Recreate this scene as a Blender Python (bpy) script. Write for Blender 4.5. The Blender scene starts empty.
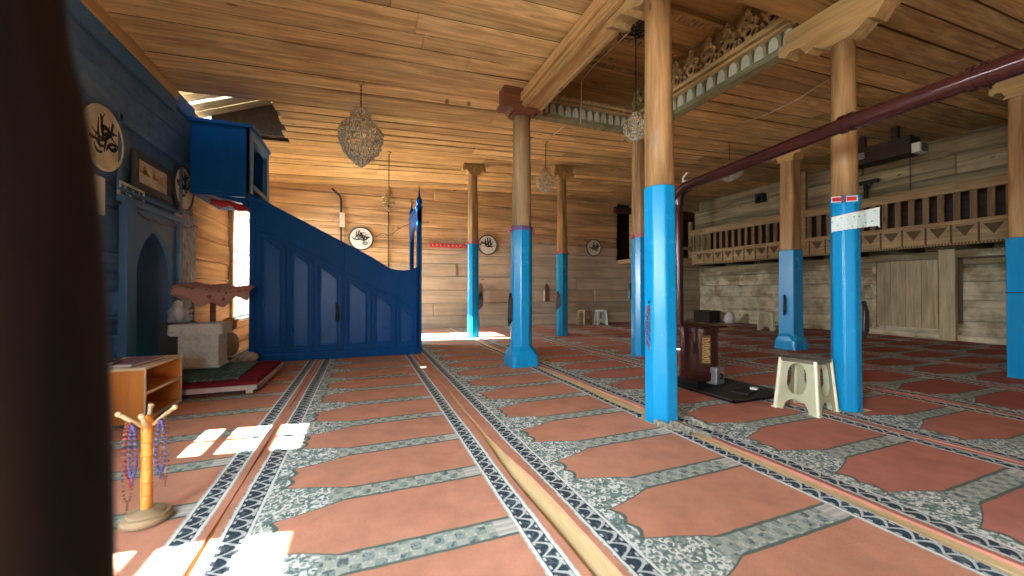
import bpy, bmesh, math, random
from mathutils import Vector, Matrix
random.seed(7)
PI = math.pi
S = bpy.context.scene
C = S.collection

# ---------------------------------------------------------------- camera
cam_d = bpy.data.cameras.new('camera')
cam = bpy.data.objects.new('camera', cam_d)
C.objects.link(cam)
cam.location = (0, 0, 1.0)
cam.rotation_euler = (PI/2 + math.atan2(3, 385), 0, -math.atan2(149, 385))
cam_d.sensor_width = 36
cam_d.lens = 36*385/1024
cam_d.clip_start = 0.02
cam_d.dof.use_dof = True
cam_d.dof.focus_distance = 4.5
cam_d.dof.aperture_fstop = 1.9
S.camera = cam

# ---------------------------------------------------------------- light
S.view_settings.view_transform = 'Standard'
S.view_settings.look = 'None'
S.view_settings.gamma = 1
S.view_settings.use_curve_mapping = False
S.view_settings.exposure = 0.12
S.cycles.use_denoising = True
S.cycles.max_bounces = 10
S.cycles.diffuse_bounces = 7
S.cycles.glossy_bounces = 4
S.cycles.transparent_max_bounces = 6
S.cycles.caustics_reflective = False
S.cycles.caustics_refractive = False
S.cycles.sample_clamp_indirect = 6

SKY = 9.0
w = bpy.data.worlds.new('sky'); S.world = w; w.use_nodes = True
bg = w.node_tree.nodes['Background']
wt = w.node_tree
g_ = wt.nodes.new('ShaderNodeTexCoord'); x_ = wt.nodes.new('ShaderNodeSeparateXYZ'); r_ = wt.nodes.new('ShaderNodeValToRGB')
m_ = wt.nodes.new('ShaderNodeMath'); m_.operation = 'MULTIPLY_ADD'; m_.inputs[1].default_value = .5; m_.inputs[2].default_value = .5
wt.links.new(g_.outputs['Generated'], x_.inputs[0]); wt.links.new(x_.outputs[2], m_.inputs[0]); wt.links.new(m_.outputs[0], r_.inputs[0])
e_ = r_.color_ramp.elements
e_[0].position = .485; e_[0].color = (.10, .095, .07, 1)      # ground outside
e_[1].position = .50; e_[1].color = (.86, .93, .98, 1)        # bright hazy horizon
k_ = e_.new(1.0); k_.color = (.55, .76, 1.0, 1)
wt.links.new(r_.outputs[0], bg.inputs['Color'])
bg.inputs['Strength'].default_value = SKY

sun_d = bpy.data.lights.new('sun', 'SUN')
sun_d.energy = 150
sun_d.color = (1.0, 0.94, 0.83)
sun_d.angle = math.radians(0.6)
sun = bpy.data.objects.new('sun', sun_d); C.objects.link(sun)
sun.rotation_euler = Vector((1, -0.15, -0.556)).to_track_quat('-Z', 'Y').to_euler()
sun.location = (-8, 3, 6)

def daylight(name, loc, direction, sx, sy, power, col=(0.86, 0.94, 1.0)):
    # daylight coming in through one of the room's windows
    d = bpy.data.lights.new(name, 'AREA'); d.shape = 'RECTANGLE'; d.size = sx; d.size_y = sy
    d.energy = power; d.color = col; d.spread = math.radians(125)
    o = bpy.data.objects.new(name, d); C.objects.link(o)
    o.location = loc
    o.rotation_euler = Vector(direction).to_track_quat('-Z', 'Z').to_euler()
    return o
daylight('window_daylight', (-2.42, -0.6, 1.5), (1, 0.30, -0.42), 1.3, 1.3, 230)
daylight('window_daylight', (-2.42, 2.6, 1.0), (1, 0, -0.25), 2.0, 0.7, 210)
daylight('window_daylight', (-2.5, 8.97, 1.75), (1, 0.05, -0.25), 1.3, 2.4, 330)
daylight('window_daylight', (-0.7, -2.62, 1.5), (0.3, 1, -0.4), 0.9, 1.4, 25)

# ---------------------------------------------------------------- node helpers
class V:
    def __init__(s, t, k): s.t = t; s.k = k
    def m(s, op, b=None, c=None):
        n = s.t.nodes.new('ShaderNodeMath'); n.operation = op
        for i, q in enumerate((s, b, c)):
            if q is None: continue
            if isinstance(q, V): s.t.links.new(q.k, n.inputs[i])
            else: n.inputs[i].default_value = q
        return V(s.t, n.outputs[0])
    def __add__(s, b): return s.m('ADD', b)
    def __sub__(s, b): return s.m('SUBTRACT', b)
    def __mul__(s, b): return s.m('MULTIPLY', b)
    def __truediv__(s, b): return s.m('DIVIDE', b)
    def gt(s, b): return s.m('GREATER_THAN', b)
    def lt(s, b): return s.m('LESS_THAN', b)
    def abs(s): return s.m('ABSOLUTE')
    def sin(s): return s.m('SINE')
    def frac(s): return s.m('FRACT')
    def floor(s): return s.m('FLOOR')
    def max(s, b): return s.m('MAXIMUM', b)
    def min(s, b): return s.m('MINIMUM', b)
    def band(s, a, b): return s.gt(a)*s.lt(b)

class NT:
    def __init__(s, name):
        s.m = bpy.data.materials.new(name); s.m.use_nodes = True
        s.t = s.m.node_tree; s.b = s.t.nodes['Principled BSDF']
    def coord(s, scale=(1, 1, 1), kind='Object', loc=(0, 0, 0)):
        tc = s.t.nodes.new('ShaderNodeTexCoord'); mp = s.t.nodes.new('ShaderNodeMapping')
        mp.inputs['Scale'].default_value = scale; mp.inputs['Location'].default_value = loc
        s.t.links.new(tc.outputs[kind], mp.inputs[0]); return mp.outputs[0]
    def xyz(s, k):
        n = s.t.nodes.new('ShaderNodeSeparateXYZ'); s.t.links.new(k, n.inputs[0])
        return [V(s.t, o) for o in n.outputs]
    def noise(s, k, scale, detail=4, rough=.55, dist=0):
        n = s.t.nodes.new('ShaderNodeTexNoise'); n.inputs['Scale'].default_value = scale
        n.inputs['Detail'].default_value = detail; n.inputs['Roughness'].default_value = rough
        n.inputs['Distortion'].default_value = dist
        s.t.links.new(k, n.inputs['Vector']); return V(s.t, n.outputs[0])
    def voro(s, k, scale, feature='F1', rnd=1):
        n = s.t.nodes.new('ShaderNodeTexVoronoi'); n.inputs['Scale'].default_value = scale
        n.feature = feature; n.inputs['Randomness'].default_value = rnd
        s.t.links.new(k, n.inputs['Vector']); return V(s.t, n.outputs['Distance'])
    def ramp(s, v, stops):
        n = s.t.nodes.new('ShaderNodeValToRGB'); e = n.color_ramp.elements
        while len(e) < len(stops): e.new(0.5)
        for q, (p, c) in zip(e, stops): q.position = p; q.color = (*c, 1)
        s.t.links.new(v.k, n.inputs[0]); return n.outputs[0]
    def mix(s, f, a, b, mode='MIX'):
        n = s.t.nodes.new('ShaderNodeMix'); n.data_type = 'RGBA'; n.blend_type = mode
        for i, q in ((0, f), (6, a), (7, b)):
            if isinstance(q, V): s.t.links.new(q.k, n.inputs[i])
            elif isinstance(q, (int, float)): n.inputs[i].default_value = q
            elif isinstance(q, tuple): n.inputs[i].default_value = (*q, 1)
            else: s.t.links.new(q, n.inputs[i])
        return n.outputs[2]
    def island(s):
        return V(s.t, s.t.nodes.new('ShaderNodeNewGeometry').outputs['Random Per Island'])
    def color(s, k):
        if isinstance(k, tuple): s.b.inputs['Base Color'].default_value = (*k, 1)
        else: s.t.links.new(k, s.b.inputs['Base Color'])
    def bump(s, v, strength=.3, dist=.01):
        n = s.t.nodes.new('ShaderNodeBump'); n.inputs['Strength'].default_value = strength
        n.inputs['Distance'].default_value = dist
        s.t.links.new(v.k, n.inputs['Height']); s.t.links.new(n.outputs[0], s.b.inputs['Normal'])
    def rough(s, r, spec=.5, metal=0):
        if isinstance(r, V): s.t.links.new(r.k, s.b.inputs['Roughness'])
        else: s.b.inputs['Roughness'].default_value = r
        s.b.inputs['Specular IOR Level'].default_value = spec
        s.b.inputs['Metallic'].default_value = metal

def plain(name, c, r=.6, spec=.4, metal=0, var=.12, scale=6):
    n = NT(name); k = n.coord()
    f = n.noise(k, scale, 5)
    lo = tuple(max(0, q*(1-var*1.6)) for q in c); hi = tuple(min(1, q*(1+var*1.6)) for q in c)
    n.color(n.ramp(f, [(.3, lo), (.7, hi)])); n.rough(r, spec, metal)
    n.bump(n.noise(k, scale*9, 3), .12, .003)
    return n.m

def wood(name, dark, light, axis=2, r=.6, spec=.3, var=.35, scale=1.0, grey=None, greymask=None, knots=True):
    n = NT(name)
    sc = [16*scale]*3; sc[axis] = 1.1*scale
    isl = n.island()
    tc = n.t.nodes.new('ShaderNodeTexCoord')
    cb = n.t.nodes.new('ShaderNodeVectorMath'); cb.operation = 'ADD'
    cx = n.t.nodes.new('ShaderNodeCombineXYZ')
    for i in range(3): n.t.links.new((isl*(7.3+i*3)).k, cx.inputs[i])
    n.t.links.new(tc.outputs['Object'], cb.inputs[0]); n.t.links.new(cx.outputs[0], cb.inputs[1])
    mp = n.t.nodes.new('ShaderNodeMapping'); mp.inputs['Scale'].default_value = sc
    n.t.links.new(cb.outputs[0], mp.inputs[0])
    g = n.noise(mp.outputs[0], 1, 7, .62, .7)
    col = n.ramp(g, [(.30, dark), (.52, tuple((a+b)/2 for a, b in zip(dark, light))), (.72, light)])
    big = n.noise(cb.outputs[0], 1.7, 3)
    if grey:
        msk = n.noise(cb.outputs[0], 2.4, 6, .65)
        if greymask is not None:
            x, y, z = n.xyz(n.coord())
            msk = msk + greymask(x, y, z)
        f = ((msk-.48)*5).max(0).min(1)
        gcol = n.ramp(g, [(.3, tuple(q*.66 for q in grey)), (.65, grey)])
        col = n.mix(f, col, gcol)
    hv = n.t.nodes.new('ShaderNodeHueSaturation')
    n.t.links.new(col, hv.inputs['Color'])
    val = isl*var + (big*.5) + (1-var*.5-.25)
    n.t.links.new(val.k, hv.inputs['Value'])
    col = hv.outputs[0]
    if knots:
        mp2 = n.t.nodes.new('ShaderNodeMapping'); s2 = [3.2]*3; s2[axis] = 1.3
        mp2.inputs['Scale'].default_value = s2; n.t.links.new(cb.outputs[0], mp2.inputs[0])
        kn = n.voro(mp2.outputs[0], 1)
        col = n.mix(((kn-.05)*-30+.6).max(0).min(.75), col, tuple(q*.28 for q in dark))
    n.color(col); n.rough(r, spec); n.bump(g, .35, .006)
    return n.m

# ---------------------------------------------------------------- mesh helpers
class MB:
    def __init__(s): s.bm = bmesh.new()
    def box(s, a, b, rz=0, about=None, M=None):
        a = Vector(a); b = Vector(b); c = (a+b)/2; d = b-a
        m = Matrix.Translation(c) @ Matrix.Diagonal((*d, 1))
        if rz:
            p = Vector(about) if about else c
            m = Matrix.Translation(p) @ Matrix.Rotation(rz, 4, 'Z') @ Matrix.Translation(-p) @ m
        if M is not None: m = M @ m
        bmesh.ops.create_cube(s.bm, size=1, matrix=m); return s
    def loft(s, rings, cap=True, close=True):
        R = [[s.bm.verts.new(p) for p in r] for r in rings]
        n = len(R[0])
        for a, b in zip(R, R[1:]):
            for i in range(n if close else n-1):
                j = (i+1) % n
                s.bm.faces.new((a[i], a[j], b[j], b[i]))
        if cap and close:
            s.bm.faces.new(R[0][::-1]); s.bm.faces.new(R[-1])
        return s
    def tube(s, pts, r, n=8, r2=None):
        pts = [Vector(p) for p in pts]; rings = []
        up = None
        for i, p in enumerate(pts):
            t = (pts[min(i+1, len(pts)-1)]-pts[max(i-1, 0)]).normalized()
            if up is None:
                up = Vector((0, 0, 1)) if abs(t.z) < .9 else Vector((1, 0, 0))
            a = t.cross(up).normalized(); b = a.cross(t).normalized(); up = b
            rr = r if r2 is None else r+(r2-r)*i/(len(pts)-1)
            rings.append([p+(a*math.cos(2*PI*k/n)+b*math.sin(2*PI*k/n))*rr for k in range(n)])
        return s.loft(rings)
    def lathe(s, c, prof, n=24, ph=0, M=None):
        c = Vector(c); rings = []
        for r, z in prof:
            q = [Vector((max(r, .0005)*math.cos(ph+2*PI*k/n), max(r, .0005)*math.sin(ph+2*PI*k/n), z)) for k in range(n)]
            rings.append([c+(M @ v if M is not None else v) for v in q])
        return s.loft(rings)
    def prism(s, poly, plane, d0, d1):
        def P(u, v, d):
            return {'xz': (u, d, v), 'yz': (d, u, v), 'xy': (u, v, d)}[plane]
        return s.loft([[P(u, v, d0) for u, v in poly], [P(u, v, d1) for u, v in poly]])
    def ringprism(s, outer, inner, plane, d0, d1):
        def P(u, v, d):
            return {'xz': (u, d, v), 'yz': (d, u, v), 'xy': (u, v, d)}[plane]
        n = len(outer); L = [[s.bm.verts.new(P(*q, d)) for q in pl] for pl in (outer, inner) for d in (d0, d1)]
        o0, o1, i0, i1 = L
        for k in range(n):
            j = (k+1) % n
            for A, B in ((o0, o1), (i1, i0), (i0, o0), (o1, i1)):
                s.bm.faces.new((A[k], A[j], B[j], B[k]))
        return s
    def ball(s, c, r, sub=2, scale=(1, 1, 1)):
        bmesh.ops.create_icosphere(s.bm, subdivisions=sub, radius=r, matrix=Matrix.Translation(c) @ Matrix.Diagonal((*scale, 1))); return s
    def build(s, name, mat, parent=None, smooth=False, bevel=0, loc=None, angle=None):
        bmesh.ops.recalc_face_normals(s.bm, faces=s.bm.faces)
        me = bpy.data.meshes.new(name); s.bm.to_mesh(me); s.bm.free()
        me.materials.append(mat)
        if smooth: me.polygons.foreach_set('use_smooth', [True]*len(me.polygons))
        if smooth and angle: me.set_sharp_from_angle(angle=math.radians(angle))
        o = bpy.data.objects.new(name, me); C.objects.link(o)
        if parent is not None: o.parent = parent
        if loc is not None: o.location = loc
        if bevel:
            b = o.modifiers.new('bevel', 'BEVEL'); b.width = bevel; b.segments = 2; b.limit_method = 'ANGLE'
        return o

def tag(o, label=None, cat=None, group=None, kind=None):
    for k, v in (('label', label), ('category', cat), ('group', group), ('kind', kind)):
        if v: o[k] = v
    return o
def thing(name, label, cat, loc=(0, 0, 0), rz=0, group=None):
    o = bpy.data.objects.new(name, None); C.objects.link(o)
    o.empty_display_size = .1
    o.location = loc; o.rotation_euler = (0, 0, rz)
    return tag(o, label, cat, group)
def copy_tree(o, parent=None):
    c = o.copy(); C.objects.link(c)
    if parent is not None: c.parent = parent
    for ch in [q for q in bpy.data.objects if q.parent == o]: copy_tree(ch, c)
    return c

# ---------------------------------------------------------------- materials
M = {}
M['ceil'] = wood('ceiling_pine', (.34, .18, .058), (.84, .60, .28), 0, .55, .3, .62)
M['jointshade'] = wood('joint_shade_strips', (.05, .028, .012), (.15, .085, .035), 0, .8, .15, .3)
M['beam'] = wood('beam_pine', (.34, .175, .055), (.66, .42, .17), 1, .5, .3, .15)
M['beamx'] = wood('crossbeam_pine', (.22, .11, .035), (.46, .27, .10), 0, .55, .3, .15)
M['dark'] = wood('old_dark_wood', (.018, .010, .006), (.06, .032, .018), 1, .6, .3, .2)
M['postshade'] = wood('shade_dark_wood', (.004, .003, .0025), (.016, .010, .008), 2, .8, .1, .1)  # near-black tone carries the deep shade on the close post
M['post'] = wood('pillar_pine', (.21, .105, .038), (.56, .35, .15), 2, .45, .4, .1)
M['postpale'] = wood('weathered_pillar_pine', (.22, .13, .06), (.50, .36, .19), 2, .6, .3, .1)
M['redwood'] = wood('red_brown_wood', (.10, .032, .016), (.22, .085, .04), 0, .5, .3, .1)
M['carve'] = wood('carved_pine', (.26, .15, .05), (.56, .38, .16), 1, .55, .3, .15)
M['frieze'] = wood('carved_frieze_wood', (.13, .12, .06), (.33, .30, .16), 1, .55, .3, .12)
M['friezepale'] = plain('frieze_arch_paint', (.46, .46, .33), .6)
M['farlog'] = wood('far_wall_logs', (.20, .105, .045), (.70, .47, .24), 0, .7, .2, .3, .5,
                   grey=(.52, .43, .31), greymask=lambda x, y, z: ((z-2.05)*-.5).min(.35).max(-.6)+((x-1.3)*.25).min(.25).max(-.3))
M['rightlog'] = wood('right_wall_logs', (.14, .105, .052), (.50, .41, .24), 1, .7, .2, .28, .5,
                     grey=(.74, .66, .46), greymask=lambda x, y, z: ((z-1.5)*-.3).min(.12).max(-.25))
M['leftlog'] = wood('left_wall_logs', (.28, .14, .055), (.70, .46, .24), 1, .65, .25, .25, .5)
M['backlog'] = wood('back_wall_logs', (.20, .12, .06), (.40, .27, .14), 0, .7, .25, .2)
M['boardp'] = wood('wall_board', (.32, .25, .14), (.66, .55, .34), 2, .7, .25, .3)
M['floorwood'] = wood('floor_boards', (.58, .43, .20), (.84, .72, .42), 1, .6, .3, .2)
M['fascia'] = wood('balcony_wood', (.24, .15, .07), (.56, .41, .21), 1, .6, .3, .2)
M['balust'] = wood('baluster_wood', (.14, .08, .035), (.32, .20, .10), 2, .6, .3, .3)
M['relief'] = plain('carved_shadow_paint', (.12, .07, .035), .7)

def bluewall():
    n = NT('blue_wall_paint'); k = n.coord()
    a = n.noise(k, 2.6, 7, .65, .6); b = n.noise(n.coord((9, 1.5, 9)), 1, 6, .6)
    col = n.ramp(a*.6+b*.4, [(.33, (.03, .085, .18)), (.5, (.075, .17, .30)), (.62, (.15, .23, .33)), (.74, (.28, .35, .41))])
    n.color(n.mix(n.island()*.5, col, (.05, .10, .18))); n.rough(.55, .35); n.bump(b, .3, .006)
    return n.m
M['bluewall'] = bluewall()
def bluepaint(name, c, r, hi=1.2, lo=.85, spec=.5):
    n = NT(name); k = n.coord()
    a = n.noise(k, 3.5, 6, .6); b = n.noise(n.coord((22, 22, 2.2)), 1, 5, .6)
    col = n.ramp(a*.5+b*.5, [(.32, tuple(q*lo for q in c)), (.5, c), (.68, tuple(min(1, q*hi) for q in c))])
    n.color(col); n.rough((a*.25)+(r-.1), spec); n.bump(b, .14, .003)
    return n.m
M['blue'] = bluepaint('pillar_blue_paint', (.004, .285, .60), .22, hi=1.08, lo=.93)
M['navy'] = bluepaint('minbar_blue_paint', (.001, .078, .29), .42, spec=.14)
M['navy2'] = bluepaint('minbar_panel_paint', (.001, .088, .33), .28, spec=.3)
M['mihrab'] = bluepaint('mihrab_blue_paint', (.05, .15, .29), .5)
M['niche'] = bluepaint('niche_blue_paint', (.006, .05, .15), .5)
def marble():
    n = NT('feathered_grey_paint'); k = n.coord((1, 1, .6))
    a = n.noise(k, 9, 8, .7, 1.6)
    n.color(n.ramp(a, [(.35, (.10, .13, .17)), (.55, (.32, .36, .40)), (.7, (.58, .60, .62))])); n.rough(.6, .3)
    return n.m
M['marble'] = marble()
M['black'] = plain('black_plastic', (.012, .012, .013), .45)
M['iron'] = plain('dark_iron', (.03, .026, .024), .5, .5, .6)
M['white'] = plain('white_paint', (.78, .77, .72), .5, var=.04)
M['paper'] = plain('white_paper', (.70, .70, .64), .8, .2, var=.05)
M['fringe'] = plain('frayed_carpet_backing', (.20, .185, .145), .9, .1, var=.45, scale=40)
M['ivory'] = plain('ivory_disc', (.62, .55, .38), .5, var=.14)
M['ivory2'] = plain('pale_disc', (.66, .63, .55), .5, var=.06)
M['ink'] = plain('black_ink', (.02, .018, .016), .6)
M['gold'] = plain('gold_letters', (.62, .42, .10), .45, .5, .3)
M['brass'] = plain('brass', (.55, .38, .13), .35, .5, .9)
M['frame'] = plain('dark_frame_wood', (.05, .045, .045), .5)
M['red'] = plain('red_paint', (.50, .03, .025), .5)
M['maroon'] = plain('maroon_enamel', (.055, .012, .011), .22, .6, .1, var=.08)
M['pipe'] = plain('maroon_stovepipe', (.055, .015, .014), .18, .6, .25, var=.1)
M['steel'] = plain('grey_steel', (.36, .36, .37), .35, .5, .8)
M['darktray'] = plain('dark_sheet_metal', (.05, .048, .045), .45, .5, .5)
M['cream'] = plain('cream_plastic', (.82, .80, .57), .38, .5, var=.05)
M['stooltop'] = plain('grey_brown_plastic', (.16, .14, .10), .5)
M['brownplastic'] = plain('brown_plastic', (.34, .24, .14), .5, var=.05)
M['paleplastic'] = plain('pale_green_plastic', (.66, .72, .66), .45, var=.04)
M['orange'] = wood('orange_veneer', (.50, .175, .03), (.66, .27, .06), 2, .4, .4, .05, knots=False)
M['edge'] = plain('pale_edge_banding', (.72, .56, .36), .45, var=.05)
M['bamboo'] = wood('varnished_stick', (.55, .19, .025), (.78, .36, .07), 2, .3, .5, .05, knots=False)
M['palewood'] = plain('pale_turned_wood', (.55, .42, .24), .5)
M['base'] = wood('grey_brown_turned_base', (.22, .16, .09), (.46, .36, .22), 0, .55, .3, .1, knots=False)
M['beadred'] = plain('dark_red_beads', (.20, .02, .025), .3, .5)
M['beadblue'] = plain('violet_blue_beads', (.06, .06, .20), .3, .5)
M['beadbrown'] = plain('brown_beads', (.15, .07, .035), .35, .5)
M['beaddark'] = plain('black_beads', (.02, .014, .014), .35, .5)
M['bookred'] = plain('mauve_book_cover', (.26, .15, .17), .5)
M['bookdark'] = plain('dark_book_cover', (.045, .03, .035), .5)
M['maroonrug'] = plain('maroon_velvet', (.16, .012, .022), .9, .1, scale=40)
M['trimpale'] = plain('pale_pink_edge', (.55, .42, .40), .7)
M['bag'] = plain('white_plastic_bag', (.62, .64, .62), .4, var=.1)
M['greycloth'] = plain('grey_lace_cloth', (.60, .59, .53), .85, .15, var=.1, scale=30)
M['sill'] = plain('window_frame_paint', (.62, .60, .54), .5, var=.06)
M['roofboard'] = wood('roof_boards', (.36, .30, .19), (.74, .68, .50), 0, .7, .2, .3)
M['cord'] = plain('white_cord', (.60, .52, .38), .5)
M['purple'] = plain('purple_ribbon', (.12, .09, .22), .7)
M['pinkish'] = plain('red_white_ribbon', (.52, .16, .15), .7, scale=60, var=.5)

def floral(name, a, b, c, scale=18):
    n = NT(name); k = n.coord()
    d = n.voro(k, scale); e = n.noise(k, scale*1.4, 5)
    col = n.mix(d.lt(.33), a, n.ramp(e, [(.42, b), (.56, c)]))
    n.color(col); n.rough(.85, .15); n.bump(n.noise(k, 120, 2), .2, .002); return n.m
M['clothred'] = floral('red_patterned_cloth', (.78, .50, .42), (.58, .14, .14), (.80, .60, .50), 14)
M['cushion'] = floral('floral_cushion', (.42, .38, .30), (.18, .10, .07), (.55, .52, .45), 26)
M['greenrug'] = floral('green_patterned_rug', (.05, .12, .09), (.09, .17, .13), (.20, .28, .22), 26)
M['lace'] = floral('turquoise_white_lace', (.66, .78, .74), (.12, .42, .42), (.74, .82, .78), 34)

def crystal():
    n = NT('chandelier_crystal'); k = n.coord()
    n.color(n.ramp(n.noise(k, 60, 2), [(.4, (.34, .32, .23)), (.6, (.85, .82, .68))])); n.rough(.15, .8)
    return n.m
M['crystal'] = crystal()
def glass():
    n = NT('window_glass')
    tr = n.t.nodes.new('ShaderNodeBsdfTransparent'); gl = n.t.nodes.new('ShaderNodeBsdfGlossy')
    gl.inputs['Roughness'].default_value = .05
    mx = n.t.nodes.new('ShaderNodeMixShader'); mx.inputs[0].default_value = .06
    n.t.links.new(tr.outputs[0], mx.inputs[1]); n.t.links.new(gl.outputs[0], mx.inputs[2])
    n.t.links.new(mx.outputs[0], n.t.nodes['Material Output'].inputs[0])
    return n.m
M['glass'] = glass()

def rug(name, tint, flip=False):
    n = NT(name)
    k = n.coord()
    x, y, z = n.xyz(k)
    wob = (n.noise(k, 14, 3)-.5)*.012
    x = x+wob; y = y+wob
    per = .53
    s = ((y/per+.5).frac()-.5).abs()*2
    f = (s*8.0).sin().abs()*.028+.215+((s-.42).max(0)*.78)
    sl = .75
    niche = x.gt(f)*x.lt(1.167)*s.lt(sl)
    outl = x.gt(f-.02)*x.lt(1.167)*s.lt(sl+.06)
    # colours
    wn = n.noise(k, 5, 5, .6); fine = n.noise(k, 220, 2)
    t0 = tuple(q*.80 for q in tint); t1 = tuple(q*1.18 for q in tint)
    terra = n.ramp(wn*.65+fine*.35, [(.32, t0), (.68, t1)])
    vn = n.voro(k, 26); vn2 = n.voro(k, 55)
    nz = n.noise(k, 38, 3, .6, 1.0)
    pale = (.70, .745, .71); green = (.20, .29, .27); navy = (.035, .055, .075); grey = (.36, .40, .35)
    lace = n.mix(vn.band(.30, .46)*nz.gt(.40), n.ramp(nz, [(.42, (.12, .19, .18)), (.50, green), (.56, grey), (.62, pale)]), pale)
    lace = n.mix(vn.lt(.12), lace, (.30, .16, .13))
    # band filled with small leaf scrolls
    sc = ((y*62).sin()*(x*72).sin())
    bandc = n.mix(sc.gt(-.05), n.mix(nz.gt(.56), (.25, .32, .29), (.10, .14, .15)), n.mix(vn2.lt(.3), grey, (.52, .55, .49)))
    block = n.mix(((y*170).sin()).gt(.2), (.42, .42, .38), (.55, .55, .50))
    bandc = n.mix(x.gt(1.085), bandc, block)
    col = n.mix(x.gt(f+.03)+0, lace, bandc)
    # between tip and full width only the lace shows
    col = n.mix(x.lt(.42), bandc, lace)
    col = n.mix(outl, col, (.11, .15, .13))
    col = n.mix(niche, col, terra)
    def border(c0, c1, col):
        mid = (c0+c1)/2; hw = (c1-c0)/2
        u = (x-mid)/hw
        wv = (y*37).sin().abs()*1.35-.62
        scr = (u-wv).abs().lt(.24)
        dots = ((y*132).sin().gt(.3))*u.abs().band(.62, .9)
        c = n.mix(scr.max(dots), n.mix(nz.gt(.56), navy, (.09, .12, .14)), (.50, .55, .53))
        col = n.mix(x.band(c0-.013, c1+.013), col, pale)
        return n.mix(x.band(c0, c1), col, c)
    col = border(.052, .130, col)
    col = border(1.187, 1.258, col)
    col = n.mix(x.lt(.034).max(x.gt(1.276)), col, terra)
    n.color(col); n.rough(.95, .08)
    n.bump(fine+vn2*.4, .35, .004)
    return n.m
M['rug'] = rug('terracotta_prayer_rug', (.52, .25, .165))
M['rugshade'] = rug('shaded_prayer_rug', (.47, .195, .145))  # redder, darker copy of the carpet: weaker light put into the tint
M['rugdeepshade'] = rug('deep_shaded_prayer_rug', (.37, .13, .105))  # darkest carpet copy, the dim right side put into its colour

# ---------------------------------------------------------------- room shell
XL, XR, YF, YB = -2.2, 11.0, 10.2, -2.5
def cz(x): return 3.50+.045*(x+2.2)           # the ceiling climbs gently to the right

def cut_spans(a, b, holes):
    out = [(a, b)]
    for h0, h1 in holes:
        nx = []
        for p, q in out:
            if h1 <= p or h0 >= q: nx.append((p, q)); continue
            if h0 > p: nx.append((p, h0))
            if h1 < q: nx.append((h1, q))
        out = nx
    return out
def log_wall(name, axis, pos, thick, a, b, ztop, holes, mat, hc=.30, seed=1):
    rnd = random.Random(seed); mb = MB()
    cuts = sorted({h[2] for h in holes} | {h[3] for h in holes})
    zs = [0]; z = 0
    while z < ztop-.05:
        z = min(ztop, z+hc*rnd.uniform(.85, 1.2))
        zs.append(z)
    zs = sorted(set([q for q in zs if q in (0, zs[-1]) or all(abs(q-c) > .09 for c in cuts)] + cuts))
    for z0, z1 in zip(zs, zs[1:]):
        zm = (z0+z1)/2
        sp = cut_spans(a, b, [(h[0], h[1]) for h in holes if h[2] < zm < h[3]])
        for p, q in sp:
            if q-p > 5:
                k = p+(q-p)*rnd.uniform(.3, .7); segs = [(p, k), (k, q)]
            else: segs = [(p, q)]
            for u0, u1 in segs:
                j = rnd.uniform(0, .045)
                if axis == 'y':     # wall runs along y, face at x=pos
                    mb.box((pos+(-thick if thick > 0 else j), u0, z0), (pos+(-j if thick > 0 else -thick), u1, z1))
                else:
                    mb.box((u0, pos+j, z0), (u1, pos+thick, z1)) if thick > 0 else mb.box((u0, pos+thick, z0), (u1, pos-j, z1))
    o = mb.build(name, mat, bevel=.026); o['kind'] = 'structure'
    return o

W_LOW = [(-1.35, .15, .75, 2.25), (1.42, 2.18, .58, 1.25), (3.02, 3.60, .69, 1.19)]
W_FAR = (8.28, 9.66, .50, 3.0)
MIH = (5.02, 5.98, 0, 1.80)
log_wall('wall_left', 'y', XL, .28, YB-.2, 6.64, 3.56, W_LOW+[MIH], M['bluewall'], .34, 3)
log_wall('wall_left_far', 'y', XL, .28, 6.64, YF+.25, 3.56, [W_FAR], M['leftlog'], .32, 4)
GAL = (7.55, 11.3, 1.98, 3.80)
log_wall('wall_far', 'x', YF, .28, XL-.28, XR+.3, 4.25, [GAL], M['farlog'], .31, 5)
log_wall('wall_right', 'y', XR, -.28, YB-.2, YF+.25, 4.3, [], M['rightlog'], .36, 6)
log_wall('wall_back', 'x', YB, -.2, XL-.28, XR+.3, 4.25, [(-1.2, -.2, .8, 2.25)], M['backlog'], .32, 8)
# dark room behind the corner opening
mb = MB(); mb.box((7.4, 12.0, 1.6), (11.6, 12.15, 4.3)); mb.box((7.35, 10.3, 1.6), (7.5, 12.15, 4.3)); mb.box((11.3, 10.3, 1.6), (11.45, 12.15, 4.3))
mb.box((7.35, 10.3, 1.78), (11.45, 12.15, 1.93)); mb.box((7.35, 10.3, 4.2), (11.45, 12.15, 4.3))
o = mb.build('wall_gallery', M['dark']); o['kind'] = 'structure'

# floor boards
mb = MB(); x = XL-.25
while x < XR+.2:
    mb.box((x, YB-.2, -.06), (x+.196, YF+.2, 0)); x += .2
mb.box((XL-.3, YB-.3, -.12), (XR+.3, YF+.3, -.062))
o = mb.build('floor', M['floorwood']); o['kind'] = 'structure'

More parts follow.
